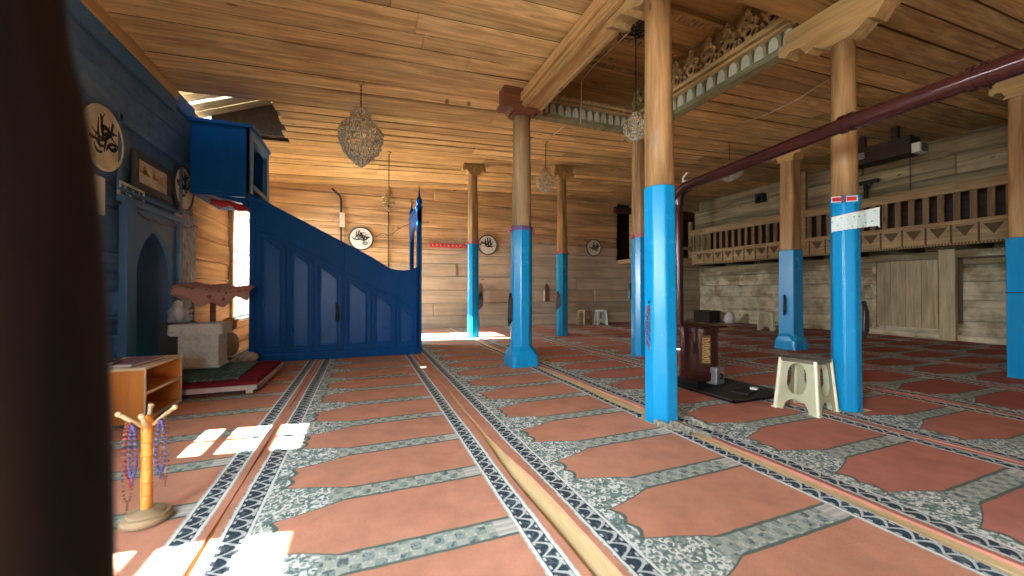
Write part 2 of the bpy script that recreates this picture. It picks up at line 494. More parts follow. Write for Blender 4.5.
# ceiling boards, with the raised bay in the middle and the broken corner
COF = (2.22, 4.00, 2.28, 5.03)
HOLE = (XL-.3, -1.18, 5.95, 7.45)
rnd = random.Random(11); mb = MB(); jb = MB()
y = YB-.2; i = 0
while y < YF+.2:
    wd = rnd.uniform(.20, .29)
    lift = rnd.uniform(-.004, .014)
    ym = y+wd/2; holes = []
    if COF[2] < ym < COF[3]: holes.append(COF[:2])
    if HOLE[2] < ym < HOLE[3]: holes.append((HOLE[0], HOLE[1]+rnd.uniform(-.06, .06)))
    for p, q in cut_spans(XL-.28, XR+.3, holes):
        xs = [p]
        while xs[-1] < q:
            nx = xs[-1]+rnd.uniform(2.6, 5.2)
            xs.append(q if nx > q-1 else nx)
        for u0, u1 in zip(xs, xs[1:]):
            t = rnd.uniform(-.012, .012); e = 0
            u1 -= .004
            z0, z1 = cz(u0)+lift, cz(u1)+lift
            ring = lambda u, zz, k: [(u, y-e+t*k, zz+t*.4), (u, y+wd+e+t*k, zz-t*.4), (u, y+wd+e+t*k, zz+.03), (u, y-e+t*k, zz+.03)]
            mb.loft([ring(u0, z0, -1), ring(u1, z1, 1)])
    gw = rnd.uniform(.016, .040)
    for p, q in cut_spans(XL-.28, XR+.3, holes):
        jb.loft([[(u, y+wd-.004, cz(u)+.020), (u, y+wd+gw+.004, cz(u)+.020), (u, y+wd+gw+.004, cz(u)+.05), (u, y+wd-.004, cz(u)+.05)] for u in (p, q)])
    y += wd+gw; i += 1
o = mb.build('ceiling', M['ceil'], bevel=.006); o['kind'] = 'structure'
o = jb.build('ceiling_joint_shade', M['jointshade']); o['kind'] = 'structure'  # dark strips laid in as the shadow lines of the board gaps
# dark backing added above the ceiling against light leaks, open at hole and bay
mb = MB()
def backing(x0, x1, y0, y1):
    mb.loft([[(x0, y0, cz(x0)+.07), (x0, y1, cz(x0)+.07), (x0, y1, cz(x0)+.12), (x0, y0, cz(x0)+.12)],
             [(x1, y0, cz(x1)+.07), (x1, y1, cz(x1)+.07), (x1, y1, cz(x1)+.12), (x1, y0, cz(x1)+.12)]])
backing(XL-.35, XR+.4, YB-.3, COF[2]); backing(XL-.35, COF[0], COF[2], HOLE[2]); backing(COF[1], XR+.4, COF[2], HOLE[2])
backing(COF[0], COF[1], COF[3], HOLE[2]); backing(HOLE[1], XR+.4, HOLE[2], HOLE[3]); backing(XL-.35, XR+.4, HOLE[3], YF+.35)
o = mb.build('ceiling_leak_backing', M['dark']); o['kind'] = 'structure'
# roof slope seen through the broken corner
mb = MB(); yy = 5.2
while yy < 8.3:
    ex = -2.05 if 5.7 < yy < 6.2 else -3.0; ez = 5.0-(-.2-ex)*.4
    mb.loft([[(ex, yy, ez), (ex, yy+.25, ez), (ex, yy+.25, ez+.04), (ex, yy, ez+.04)],
             [(-.2, yy, 5.0), (-.2, yy+.25, 5.0), (-.2, yy+.25, 5.04), (-.2, yy, 5.04)]])
    yy += .262 if rnd.random() > .3 else .34
for yy in (6.35, 7.0):
    mb.loft([[(-2.4, yy, 3.96), (-2.4, yy+.1, 3.96), (-2.4, yy+.1, 4.10), (-2.4, yy, 4.10)],
             [(-.2, yy, 4.84), (-.2, yy+.1, 4.84), (-.2, yy+.1, 4.98), (-.2, yy, 4.98)]])
o = mb.build('ceiling_roof', M['roofboard']); o['kind'] = 'structure'
mb = MB(); mb.box((-.3, 5.0, 3.73), (-.2, 8.4, 5.0)); mb.box((-2.5, 8.2, 3.73), (-.2, 8.3, 5.0)); mb.box((-2.3, 5.1, 3.73), (-.2, 5.2, 5.0))
o = mb.build('wall_attic', M['dark']); o['kind'] = 'structure'
mb = MB(); mb.box((XL, YB, 3.38), (XL+.05, 5.95, 3.56))
o = mb.build('trim_1', M['beam']); o['kind'] = 'structure'
mb = MB(); mb.box((XL+.001, YB, 3.22), (XL+.03, 5.95, 3.38))
o = mb.build('trim_2', M['mihrab']); o['kind'] = 'structure'

# windows
def window(name, axis, pos, hole, nbv, nbh, mat):
    a, b, z0, z1 = hole; mb = MB(); t = .045
    def bar(u0, u1, v0, v1, d=.03):
        if axis == 'y': mb.box((pos-d, u0, v0), (pos+d, u1, v1))
        else: mb.box((u0, pos-d, v0), (u1, pos+d, v1))
    bar(a, a+t, z0, z1); bar(b-t, b, z0, z1); bar(a+t, b-t, z0, z0+t); bar(a+t, b-t, z1-t, z1)
    for k in range(nbv):
        c = a+(b-a)*(k+1)/(nbv+1); bar(c-.014, c+.014, z0+t, z1-t, .02)
    for k in range(nbh):
        c = z0+(z1-z0)*(k+1)/(nbh+1); bar(a+t, b-t, c-.014, c+.014, .018)
    o = mb.build(name, mat); o['kind'] = 'structure'
    g = MB()
    if axis == 'y': g.box((pos-.004, a+t, z0+t), (pos+.004, b-t, z1-t))
    else: g.box((a+t, pos-.004, z0+t), (b-t, pos+.004, z1-t))
    g.build('pane', M['glass'], o)
    return o
window('window_1', 'y', XL-.035, W_FAR, 5, 1, M['sill'])
window('window_2', 'y', XL-.2, W_LOW[2], 1, 2, M['sill'])
window('window_3', 'y', XL-.2, W_LOW[1], 1, 3, M['sill'])
window('window_4', 'y', XL-.2, W_LOW[0], 1, 2, M['sill'])
window('window_5', 'x', YB-.1, (-1.2, -.2, .8, 2.25), 1, 1, M['sill'])
mb = MB(); mb.box((XL-.02, W_FAR[0]-.06, W_FAR[2]-.05), (XL+.12, W_FAR[1]+.06, W_FAR[2]))
o = mb.build('trim_3', M['sill'], bevel=.006); o['kind'] = 'structure'
mb = MB()
for a, b in ((8.18, 8.28), (9.66, 9.76)): mb.box((XL-.02, a, W_FAR[2]), (XL+.03, b, W_FAR[3]+.1))
mb.box((XL-.02, 8.28, W_FAR[3]), (XL+.03, 9.66, W_FAR[3]+.1))
o = mb.build('trim_4', M['leftlog'], bevel=.006); o['kind'] = 'structure'

# ---------------------------------------------------------------- carved bay in the ceiling
mb = MB()
yy = COF[2]-.1; k = 0
while yy < COF[3]+.1:
    mb.box((COF[0]-.15, yy, 4.16+.02*(k % 2)), (COF[1]+.2, yy+.20, 4.22)); yy += .205; k += 1
for yy in (2.75, 3.3, 3.85, 4.4):
    mb.box((COF[0]-.1, yy, 4.12), (COF[1]+.1, yy+.05, 4.17))
    xx = COF[0]
    while xx < COF[1]:
        mb.box((xx, yy+.05, 4.13), (xx+.035, yy+.16, 4.16)); xx += .075
o = mb.build('ceiling_bay', M['beamx'], bevel=.004); o['kind'] = 'structure'
mb = MB()
mb.box((COF[0]-.12, COF[2]-.1, 3.60), (COF[0]-.02, COF[3]+.1, 4.2)); mb.box((COF[1]+.06, COF[2]-.1, 3.62), (COF[1]+.14, COF[3]+.1, 4.2))
mb.box((COF[0]-.1, COF[3]+.04, 3.62), (COF[1]+.1, COF[3]+.1, 4.2)); mb.box((COF[0]-.1, COF[2]-.12, 3.62), (COF[1]+.1, COF[2]-.06, 4.2))
o = mb.build('wall_bay', M['beamx']); o['kind'] = 'structure'

def arch_poly(c, z0, w, h, n=10):
    p = [(c-w/2, z0), (c+w/2, z0)]
    for i in range(n+1):
        t = PI*i/n
        p.append((c+w/2*math.cos(t), z0+h*.35+h*.65*math.sin(t)))
    return p
# main plain beam with moulded edges, pillar to pillar
t = thing('ceiling_beam', 'long pale moulded beam running overhead between the two nearest blue pillars on the aisle', 'beam', (2.1, 3.4, 3.44))
mb = MB(); mb.box((-.13, -3.2, 0), (.14, 1.42, .24)); mb.build('beam_body', M['beam'], t, bevel=.008)
mb = MB(); mb.box((-.17, -3.2, .07), (-.128, 1.42, .17)); mb.box((-.15, -3.2, .0), (-.128, 1.42, .05)); mb.build('side_moulding', M['beam'], t, bevel=.006)
mb = MB(); mb.box((.08, -3.2, -.022), (.135, 1.42, 0)); mb.box((-.125, -3.2, -.022), (-.085, 1.42, 0)); mb.build('edge_strip', M['carve'], t, bevel=.005)
# carved frieze beam on the right of the bay
def frieze(t, axis, L, face, sgn, n, crest=True):
    # built along +y (axis 'y') or +x; face = coordinate of the visible side, sgn = its outward direction
    pl = 'yz' if axis == 'y' else 'xz'
    def bx(mb, a, b, z0, z1, d0, d1):
        lo, hi = sorted((face+sgn*d0, face+sgn*d1))
        if axis == 'y': mb.box((lo, a, z0), (hi, b, z1))
        else: mb.box((a, lo, z0), (b, hi, z1))
    mb = MB(); bx(mb, 0, L, 0, .36, -.10, 0); bx(mb, 0, L, -.03, 0, -.10, .035); mb.build('beam_body', M['frieze'], t, bevel=.005)
    mb = MB(); bx(mb, 0, L, .205, .235, 0, .05); bx(mb, 0, L, .255, .30, 0, .075); mb.build('moulding', M['carve'], t, bevel=.006)
    mb = MB(); step = L/n
    for k in range(n):
        c = step*(k+.5)
        mb.prism(arch_poly(c, .045, step*.66, .14), pl, face+sgn*.001, face+sgn*.022)
    mb.build('arch_carving', M['friezepale'], t)
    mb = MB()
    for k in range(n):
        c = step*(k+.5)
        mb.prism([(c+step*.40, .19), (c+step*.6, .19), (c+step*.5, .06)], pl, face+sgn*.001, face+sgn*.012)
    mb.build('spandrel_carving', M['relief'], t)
    if crest:
        mb = MB(); m = int(n*.62); st = L/m
        for k in range(m):
            c = st*(k+.5)
            for dx, zz, r in ((0, .41, .095), (-st*.36, .36, .055), (st*.36, .36, .055), (0, .55, .06), (-st*.25, .50, .04), (st*.25, .50, .04), (0, .64, .035)):
                o_ = [(c+dx+r*math.cos(q*PI/5), zz+r*1.05*math.sin(q*PI/5)) for q in range(10)]
                i_ = [(c+dx+r*.42*math.cos(q*PI/5), zz+r*.45*math.sin(q*PI/5)) for q in range(10)]
                mb.ringprism(o_, i_, pl, face-sgn*.005, face+sgn*.03)
        bx(mb, 0, L, .30, .325, -.01, .035)
        mb.build('cresting', M['carve'], t)
t = thing('carved_frieze', 'carved frieze with pale arches and golden lace cresting, right side of the ceiling bay', 'frieze', (0, 2.3, 3.40))
frieze(t, 'y', 2.62, 3.92, -1, 17)
t = thing('carved_frieze', 'darker carved frieze across the far end of the ceiling bay', 'frieze', (2.24, 0, 3.51))
frieze(t, 'x', 1.72, 4.95, -1, 14, False)
t = thing('ceiling_beam', 'plain brown cross beam meeting the carved bracket of the front banner pillar', 'beam', (0, 2.28, 3.46))
mb = MB(); mb.box((2.2, -.09, 0), (3.95, .06, .16)); mb.box((2.2, -.11, .10), (3.95, .08, .135)); mb.build('beam_body', M['beamx'], t, bevel=.008)

# ---------------------------------------------------------------- pillars
GP = 'blue-painted wooden pillars'
def pillar(label, x, y, w0, zp, ztop, w1=None, n=8, base=None, top='post', ph=PI/8, capdir='y', capmat='carve', caplen=.8, ribbon=None, caph=.17, seed=0, wood_sides=None, collar=True):
    w1 = w1 or w0*.92
    t = thing('pillar', label, 'pillar', (x, y, 0), 0, GP)
    k = 1/math.cos(PI/n)/2
    rr = random.Random(seed); lean = (rr.uniform(-.006, .006), rr.uniform(-.006, .006))
    def ring(w, z, nn=n, p=ph, cham=0):
        return [(lean[0]*z+w*k*math.cos(p+2*PI*q/nn), lean[1]*z+w*k*math.sin(p+2*PI*q/nn), z) for q in range(nn)]
    zs = [0, .45, .95, 1.4, zp]; mb = MB()
    mb.loft([ring(w0*(1.05-.05*q/zp)*(1+rr.uniform(-.012, .012)), q) for q in zs]); mb.build('painted_shaft', M['blue'], t, bevel=.012)
    zs = [zp, zp+(ztop-zp)*.35, zp+(ztop-zp)*.7, ztop]; mb = MB()
    ns = wood_sides or n
    ww = [w0*.965, (w0+w1)/2, w1, w1*.97]
    if ns == 4:
        kk = .5
        def sq(w, z):
            c = w*.12; h = w/2
            return [(h-c, -h, z), (h, -h+c, z), (h, h-c, z), (h-c, h, z), (-h+c, h, z), (-h, h-c, z), (-h, -h+c, z), (-h+c, -h, z)]
        mb.loft([sq(a, z) for a, z in zip(ww, zs)])
    else:
        k2 = 1/math.cos(PI/ns)/2
        mb.loft([[(lean[0]*z+a*k2*math.cos(PI/ns+2*PI*q/ns)*(1+rr.uniform(-.01, .01)), lean[1]*z+a*k2*math.sin(PI/ns+2*PI*q/ns), z) for q in range(ns)] for a, z in zip(ww, zs)])
    mb.build('wood_shaft', M[top], t, smooth=ns > 8, bevel=0 if ns > 8 else .012)
    # bracket capital with curled ends
    L = caplen/2; h = caph
    prof = [(-L, h), (-L, h*.62), (-L*.86, h*.42), (-L*.80, h*.62), (-L*.62, h*.55), (-L*.50, h*.18), (-L*.40, h*.30), (-w1*.62, 0), (w1*.62, 0),
            (L*.40, h*.30), (L*.50, h*.18), (L*.62, h*.55), (L*.80, h*.62), (L*.86, h*.42), (L, h*.62), (L, h)]
    mb = MB(); mb.prism([(a, ztop+b) for a, b in prof], 'yz' if capdir == 'y' else 'xz', -w1*.52, w1*.52)
    zc = cz(x)
    if capdir == 'y': mb.box((-w1*.45, -L*.9, ztop+h), (w1*.45, L*.9, max(ztop+h+.02, min(zc, 3.45))))
    else: mb.box((-L*.9, -w1*.45, ztop+h), (L*.9, w1*.45, max(ztop+h+.02, zc)))
    mb.build('capital', M[capmat], t, bevel=.008)
    if base:
        wb, hb = base; h2 = wb/2
        def sqr(w, z, c): h = w/2; return [(h-c, -h, z), (h, -h+c, z), (h, h-c, z), (h-c, h, z), (-h+c, h, z), (-h, h-c, z), (-h, -h+c, z), (-h+c, -h, z)]
        mb = MB(); mb.loft([sqr(wb*1.02, 0, wb*.06), sqr(wb, hb*.55, wb*.10), sqr(wb*.93, hb*.8, wb*.2), sqr(w0*1.02, hb, w0*.28)])
        mb.build('base', M['blue'], t, bevel=.012)
    if ribbon:
        mb = MB(); mb.loft([ring(w0*1.045, zp-.035), ring(w0*1.045, zp+.02)])
        b = mb.build('ribbon_band', M[ribbon], t)
        mb = MB()
        for s in (-1, 1):
            mb.ball((s*w0*.60, -.02, zp-.02), .035, 1, (1.2, .8, .8)); mb.ball((s*w0*.66, -.02, zp-.05), .022, 1)
        mb.build('ribbon_knot', M['pinkish'], b)
    return t
pillar('nearest blue pillar with a round pale top, prayer beads hung on its left, beside the stove', 2.15, 2.36, .222, 1.80, 3.28, .195, capdir='y', caplen=1.15, caph=.17, seed=1, wood_sides=20, ph=PI/8)
pillar('blue pillar with grey weathered top and a flared square foot, behind the aisle rug', 1.98, 4.78, .27, 1.84, 3.34, .235, base=(.37, .27), top='postpale', capdir='x', capmat='redwood', caplen=.62, caph=.12, ribbon='purple', seed=2, wood_sides=16)
pillar('slim teal-lit blue pillar standing between the red board and a round wall plaque', 2.20, 7.98, .225, 2.04, 3.47, .19, capdir='x', capmat='carve', caplen=.5, caph=.15, ribbon='pinkish', seed=3)
pillar('slim blue pillar in front of the far wall, left of the two small stools', 4.15, 7.62, .235, 1.87, 3.47, .19, capdir='x', capmat='carve', caplen=.5, caph=.15, ribbon='pinkish', seed=4)
pillar('blue pillar mostly hidden behind the nearest pillar', 3.98, 4.85, .21, 1.86, 3.32, .18, capdir='y', capmat='post', caplen=.6, ribbon='pinkish', seed=5)
pillar('blue pillar wearing a lace banner, with the cream stool at its foot', 3.81, 2.02, .185, 1.77, 3.10, .165, capdir='y', caplen=1.0, caph=.24, seed=6, wood_sides=20)
pillar('thick square blue pillar with a wide foot, standing before the balcony railing', 6.88, 4.46, .25, 1.70, 3.22, .235, n=4, ph=PI/4, base=(.36, .28), wood_sides=4, capdir='y', caplen=.5, seed=7)
edge_pillar = pillar('square blue pillar cut off by the right edge of the view', 7.06, 1.96, .25, 1.61, 3.22, .24, n=4, ph=PI/4, wood_sides=4, capdir='y', caplen=.5, seed=8)

PILL = [(2.15, 2.36, .13), (1.98, 4.78, .20), (2.20, 7.98, .13), (4.15, 7.62, .13), (3.98, 4.85, .13), (3.81, 2.02, .12), (6.88, 4.46, .19), (7.06, 1.96, .15)]

# ---------------------------------------------------------------- prayer carpet strips
GR = 'patterned prayer carpet strips'
def sm(y, a, b): t = max(0, min(1, (y-a)/(b-a))); return t*t*(3-2*t)
def runner(label, x0, x1, y0, y1, phase, left=None, right=None, holes=(), seed=0, mat='rug'):
    W = x1-x0; bm = bmesh.new()
    xs = sorted({0, .02, .13, .35, .65, .95, W-.13, W-.02, W} | {round(v, 4) for h in holes for v in (h[0]-h[2]-x0, h[0]+h[2]-x0) if .001 < v < W-.001})
    ys = [y0+.12*i for i in range(int((y1-y0)/.12)+1)]+[y1]
    ys = sorted({round(v, 4) for v in ys} | {round(v, 4) for h in holes for v in (h[1]-h[-1], h[1]+h[-1])})
    ph = seed*1.7; g = {}
    def wave(x, y):
        e = max(0, 1-min(x, W-x)/.12)
        return .010+.005*e*(1+math.sin(y*5.1+ph+x*3))*.9+.002*math.sin(y*2.3+x*4+ph)
    for i, x in enumerate(xs):
        for j, y in enumerate(ys):
            xx = x
            if left and x < .3: xx = x+left(y)*(1-x/.3)
            if right and x > W-.3: xx = x+right(y)*(1-(W-x)/.3)
            g[i, j] = bm.verts.new((xx, y-phase, wave(x, y)))
    def hole(a, b, c, d):
        mx, my = (a+b)/2+x0, (c+d)/2
        return any(abs(mx-h[0]) < h[2] and abs(my-h[1]) < h[-1] for h in holes)
    for i in range(len(xs)-1):
        for j in range(len(ys)-1):
            if not hole(xs[i], xs[i+1], ys[j], ys[j+1]):
                bm.faces.new((g[i, j], g[i+1, j], g[i+1, j+1], g[i, j+1]))
    for v in [v for v in bm.verts if not v.link_faces]: bm.verts.remove(v)
    bnd = [e for e in bm.edges if e.is_boundary]
    r = bmesh.ops.extrude_edge_only(bm, edges=bnd)
    for v in r['geom']:
        if isinstance(v, bmesh.types.BMVert): v.co.z = .001
    mb = MB(); mb.bm.free(); mb.bm = bm
    o = mb.build('prayer_carpet', M[mat], smooth=True, angle=40)
    o.location = (x0, phase, 0)
    return tag(o, label, 'carpet', GR)
P = PILL
def near(a, b): return [h for h in P if h[0]+h[2] > a-.02 and h[0]-h[2] < b+.02]
runner('carpet strip along the blue prayer-niche wall, under the bead stand and bookcase', -1.89, -.58, YB+.1, YF-.05, 2.43, holes=[(-1.02, 6.80, .5, .60)], seed=1)
runner('carpet strip leading straight to the blue stair pulpit, sunlit at its front left corner', -.567, .738, YB+.1, 6.2, 2.325,
       left=lambda y: .012*math.sin(y*1.4), right=lambda y: .030*sm(y, 1.6, 3.0)+.008*math.sin(y*1.9), seed=2)
runner('carpet strip right of the wooden floor gap, running past the foot of the grey-topped pillar',   .842, 2.11, YB+.1, YF-.05, 1.365,
       left=lambda y: -.050*sm(y, 1.6, 3.0)+.008*math.sin(y*2.1), right=lambda y: -.02+.015*math.sin(y*1.6), holes=near(.834, 2.11)+[(.80, 6.80, .14, .60)], seed=3)
runner('carpet strip under the stove tray, starting at the nearest pillar', 2.20, 3.51, YB+.1, YF-.05, 1.75, left=lambda y: .006*math.sin(y*2.6), holes=near(2.20, 3.51), seed=4, mat='rugshade')
runner('carpet strip beneath the cream stool and the lace banner pillar', 3.53, 4.84, YB+.1, YF-.05, 1.42, holes=near(3.53, 4.84), seed=5, mat='rugshade')
runner('shaded carpet strip just beyond the lace banner pillar', 4.86, 6.17, YB+.1, YF-.05, 1.60, seed=6, mat='rugdeepshade')
runner('shaded carpet strip around the feet of the two square pillars', 6.19, 7.50, YB+.1, YF-.05, 1.51, holes=near(6.19, 7.5), seed=7, mat='rugdeepshade')
runner('dim carpet strip just right of the thick square pillar', 7.52, 8.83, YB+.1, YF-.05, 1.68, seed=8, mat='rugdeepshade')
runner('dim carpet strip second from the log wall under the balcony', 8.85, 10.0, YB+.1, YF-.05, 1.44, seed=9, mat='rugdeepshade')
runner('dim carpet strip running along the log wall under the balcony', 10.02, 10.95, YB+.1, YF-.05, 1.58, seed=10, mat='rugdeepshade')

# ---------------------------------------------------------------- blue stair pulpit (minbar)
t = thing('minbar', 'tall blue panelled stair pulpit with a boxed kiosk on top and a gate', 'pulpit', (-.3, 6.25, 0))
ox, oy = -.3, 6.25
D = 1.1
def topz(x): return 2.33-.525*(x+1.46)
side = [(-1.46, 0), (.83, 0), (.83, 1.40), (.77, 1.345), (.70, 1.315), (.60, 1.30), (.50, 1.305), (.40, 1.33), (.28, 1.395), (.15, topz(.15)), (-.6, topz(-.6)), (-1.46, 2.33)]
loc = lambda q: [(a-ox, b) for a, b in q]
for nm, d0, d1 in (('near_side', 0, .06), ('far_side', D-.06, D)):
    mb = MB(); mb.prism(loc(side), 'xz', d0, d1); o = mb.build('side_panel', M['navy'], t, bevel=.004)
def ptop(x): return 1.80-.545*(x+1.34)
for a, b in ((-1.34, -1.03), (-.98, -.68), (-.63, -.30), (-.24, .10), (.14, .46), (.50, .79)):
    z0 = .16
    def trap(i):
        return [(a+i-ox, z0+i), (b-i-ox, z0+i), (b-i-ox, ptop(b)-i*1.1), (a+i-ox, ptop(a)-i*1.1)]
    mb = MB(); mb.ringprism(trap(-.012), trap(.03), 'xz', -.026, .001)
    f = mb.build('panel_moulding', M['navy'], t, bevel=.008)
    mb = MB(); mb.prism(trap(.055), 'xz', -.014, .002); mb.build('raised_panel', M['navy2'], f, bevel=.012)
mb = MB()
def slab(x0, z0, x1, z1, h, d0, d1):
    mb.prism([(x0-ox, z0), (x1-ox, z1), (x1-ox, z1+h), (x0-ox, z0+h)], 'xz', d0, d1)
slab(-1.46, ptop(-1.46)+.055, .83, ptop(.83)+.055, .035, -.022, .002)
mb.box((-1.46-ox, -.03, 0), (.83-ox, .0, .11))
mb.box((-1.46-ox, -.02, .11), (-1.39-ox, 0, 2.0)); mb.box((-.275-ox, -.012, .11), (-.262-ox, 0, topz(-.27)))
mb.build('skirting_and_rail', M['navy'], t, bevel=.005)
mb = MB()
rail = [(x, topz(x)) for x in (-1.46, -1.0, -.5, 0, .15)]+[(.28, 1.395), (.40, 1.33), (.50, 1.305), (.60, 1.30), (.70, 1.315), (.77, 1.345), (.83, 1.40)]
for d in (.03, D-.03):
    mb.loft([[(x-ox, d-.045, z-.012), (x-ox, d+.045, z-.012), (x-ox, d+.045, z+.022), (x-ox, d-.045, z+.022)] for x, z in rail])
mb.build('handrail', M['navy'], t, bevel=.006)
mb = MB()
for k in range(9):
    xs_ = .75-.245*k
    mb.box((xs_-.245-ox, .06, 0), (xs_-ox, D-.06, .245*(k+1)-.02))
mb.build('stairs', M['navy'], t)
# gate at the foot
g = MB()
for d in (0, D-.09): g.box((.80-ox, d, 0), (.875-ox, d+.09, 2.30))
g.box((.80-ox, 0, 2.10), (.875-ox, D, 2.32)); g.box((.785-ox, -.015, 2.32), (.89-ox, D+.015, 2.36))
gt = g.build('gate', M['navy'], t, bevel=.006)
g = MB()
arc = [(.09+(D-.18)*q/12, 2.10-.20*(abs(q/6-1)**2.2)) for q in range(13)]
g.prism([(.09, 2.11)]+arc+[(D-.09, 2.11)], 'yz', .81-ox, .86-ox); g.build('gate_arch', M['navy'], gt)
for d in (.045, D-.045):
    g = MB(); g.lathe((.838-ox, d, 2.36), [(.045, 0), (.03, .03), (.05, .07), (.045, .10), (.018, .16), (.012, .22), (.004, .34)], 12); g.build('finial', M['navy'], gt, smooth=True)
# kiosk
kx0, kx1, kz0, kz1 = -2.13, -1.46, 2.34, 3.25
g = MB()
g.box((kx0-ox, 0, kz0), (kx1-ox, .05, kz1)); g.box((kx0-ox, D-.05, kz0), (kx1-ox, D, kz1)); g.box((kx0-ox, .05, kz0), (kx0+.04-ox, D-.05, kz1))
g.box((kx0-ox, 0, kz0-.05), (kx1-ox, D, kz0)); g.box((kx0-.02-ox, -.02, kz1), (kx1+.03-ox, D+.02, kz1+.05))
k_ = g.build('kiosk', M['navy'], t, bevel=.006)
g = MB()
g.box((kx1-.05-ox, .0, kz0-.1), (kx1+.012-ox, .14, kz1)); g.box((kx1-.05-ox, D-.14, kz0-.1), (kx1+.012-ox, D, kz1)); g.box((kx1-.05-ox, .14, kz1-.12), (kx1+.012-ox, D-.14, kz1))
g.box((kx1-.05-ox, .14, kz0+.10), (kx1+.012-ox, D-.14, kz0+.17))
g.build('kiosk_door_frame', M['mihrab'], k_, bevel=.006)
g = MB(); g.prism([(kx1-.42-ox, kz0-.06), (kx1-ox, kz0-.06), (kx1-ox, kz0-.22), (kx1-.10-ox, kz0-.13)], 'xz', 0, .05); g.build('corner_bracket', M['navy'], k_)
g = MB(); g.tube([(-.365-ox, -.03, .80), (-.36-ox, -.045, .70), (-.372-ox, -.05, .58), (-.35-ox, -.05, .55), (-.335-ox, -.05, .60), (-.345-ox, -.045, .70), (-.358-ox, -.03, .78)], .014, 8)
g.ball((-.36-ox, -.03, .80), .022, 2); tag(g.build('strap', M['black'], t, smooth=True), 'black looped strap')
# red cloth strip under the kiosk
g = MB(); pts = []
for i in range(9):
    x = -1.92+.055*i; z = 2.255-.008*i-.012*math.sin(i*1.3)
    pts.append([(x, 6.30, z), (x, 6.34, z-.01), (x, 6.34, z-.085+.02*math.sin(i*2.1)), (x, 6.30, z-.075+.02*math.sin(i*1.7))])
g.loft(pts); tag(g.build('cloth_strip', M['red'], smooth=True), 'crumpled dark red cloth strip hanging under the blue kiosk', 'cloth')

# ---------------------------------------------------------------- mihrab in the left wall
t = thing('mihrab', 'blue prayer niche with a pointed arch set in the left wall', 'niche', (XL, 5.5, 0))
def parch(w, zs, za, n=10):
    h = za-zs; c = (h*h-w*w)/(2*w); r = c+w; a1 = math.acos(-c/r)
    L = [(c+r*math.cos(PI+(a1-PI)*q/n), zs+r*math.sin(PI+(a1-PI)*q/n)) for q in range(n+1)]
    L[-1] = (0, za)
    return L+[(-a, b) for a, b in L[-2::-1]]
A = parch(.40, 1.12, 1.68)
mb = MB()
outer = [(-.50, 0)]+[(-.50, 1.12+.7*i/10) if i < 10 else (-.5, 1.86) for i in range(11)]
for (a0, b0), (a1, b1) in zip(A, A[1:]):
    mb.loft([[(-.02, a0, b0), (.02, a0, b0), (.02, a0, 1.86), (-.02, a0, 1.86)], [(-.02, a1, b1), (.02, a1, b1), (.02, a1, 1.86), (-.02, a1, 1.86)]])
mb.box((-.02, -.50, 0), (.02, -.40, 1.86)); mb.box((-.02, .40, 0), (.02, .50, 1.86))
mb.build('arch_panel', M['mihrab'], t)
mb = MB()
ringsN = []
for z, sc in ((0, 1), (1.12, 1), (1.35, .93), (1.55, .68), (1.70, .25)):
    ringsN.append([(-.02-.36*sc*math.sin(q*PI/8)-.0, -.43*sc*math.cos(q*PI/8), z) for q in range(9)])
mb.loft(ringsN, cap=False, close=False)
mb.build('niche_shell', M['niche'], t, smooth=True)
mb = MB(); mb.box((.0, -.68, .0), (.07, -.50, 1.90)); mb.build('pilaster', M['mihrab'], t, bevel=.01)
mb = MB(); mb.box((.0, .50, .0), (.05, .62, 1.90)); mb.build('pilaster', M['mihrab'], t, bevel=.01)
mb = MB(); mb.box((0, -.72, 1.86), (.06, .64, 1.93)); mb.box((0, -.72, 1.97), (.045, .64, 2.0)); mb.build('cornice', M['mihrab'], t, bevel=.01)
mb = MB(); mb.box((0, -.72, 2.0), (.02, -.64, 2.72)); mb.box((0, .60, 2.0), (.02, .68, 2.60)); mb.box((0, -.72, 2.64), (.02, .68, 2.72)); mb.build('upper_frame', M['bluewall'], t, bevel=.008)
mb = MB(); mb.box((-2.199, 6.02, .9), (-2.185, 6.62, 2.02)); o = mb.build('trim_5', M['marble']); o['kind'] = 'structure'

# calligraphy strokes as flat ribbons on a wall plaque; local plane (u, v), facing +x or -y
def strokes(mb, axis, R, seed, n=9, d=.012, th=.05):
    rr = random.Random(seed)
    for k in range(n):
        a = rr.uniform(0, 2*PI); r0 = rr.uniform(.05, .5)*R
        u, v = r0*math.cos(a), r0*math.sin(a)*.9; ang = rr.choice((1.3, 1.7, .1, 2.9, .6)); cur = rr.uniform(-2.4, 2.4)
        L = rr.uniform(.5, .95)*R; m = 8; pa = []; pb = []
        for i in range(m+1):
            q = i/m; w_ = th*R*(.35+1.2*math.sin(PI*min(1, q*1.1+.06))); an = ang+cur*(q-.5)
            if i: u += math.cos(an)*L/m; v += math.sin(an)*L/m
            if math.hypot(u, v) > .80*R: break
            pa.append((u-math.sin(an)*w_, v+math.cos(an)*w_)); pb.append((u+math.sin(an)*w_, v-math.cos(an)*w_))
        if len(pa) < 3: continue
        P3 = (lambda p, e: (e, p[0], p[1])) if axis == 'x' else (lambda p, e: (p[0], -e, p[1]))
        mb.loft([[P3(a, d), P3(b, d), P3(b, d+.003), P3(a, d+.003)] for a, b in zip(pa, pb)])
    return mb
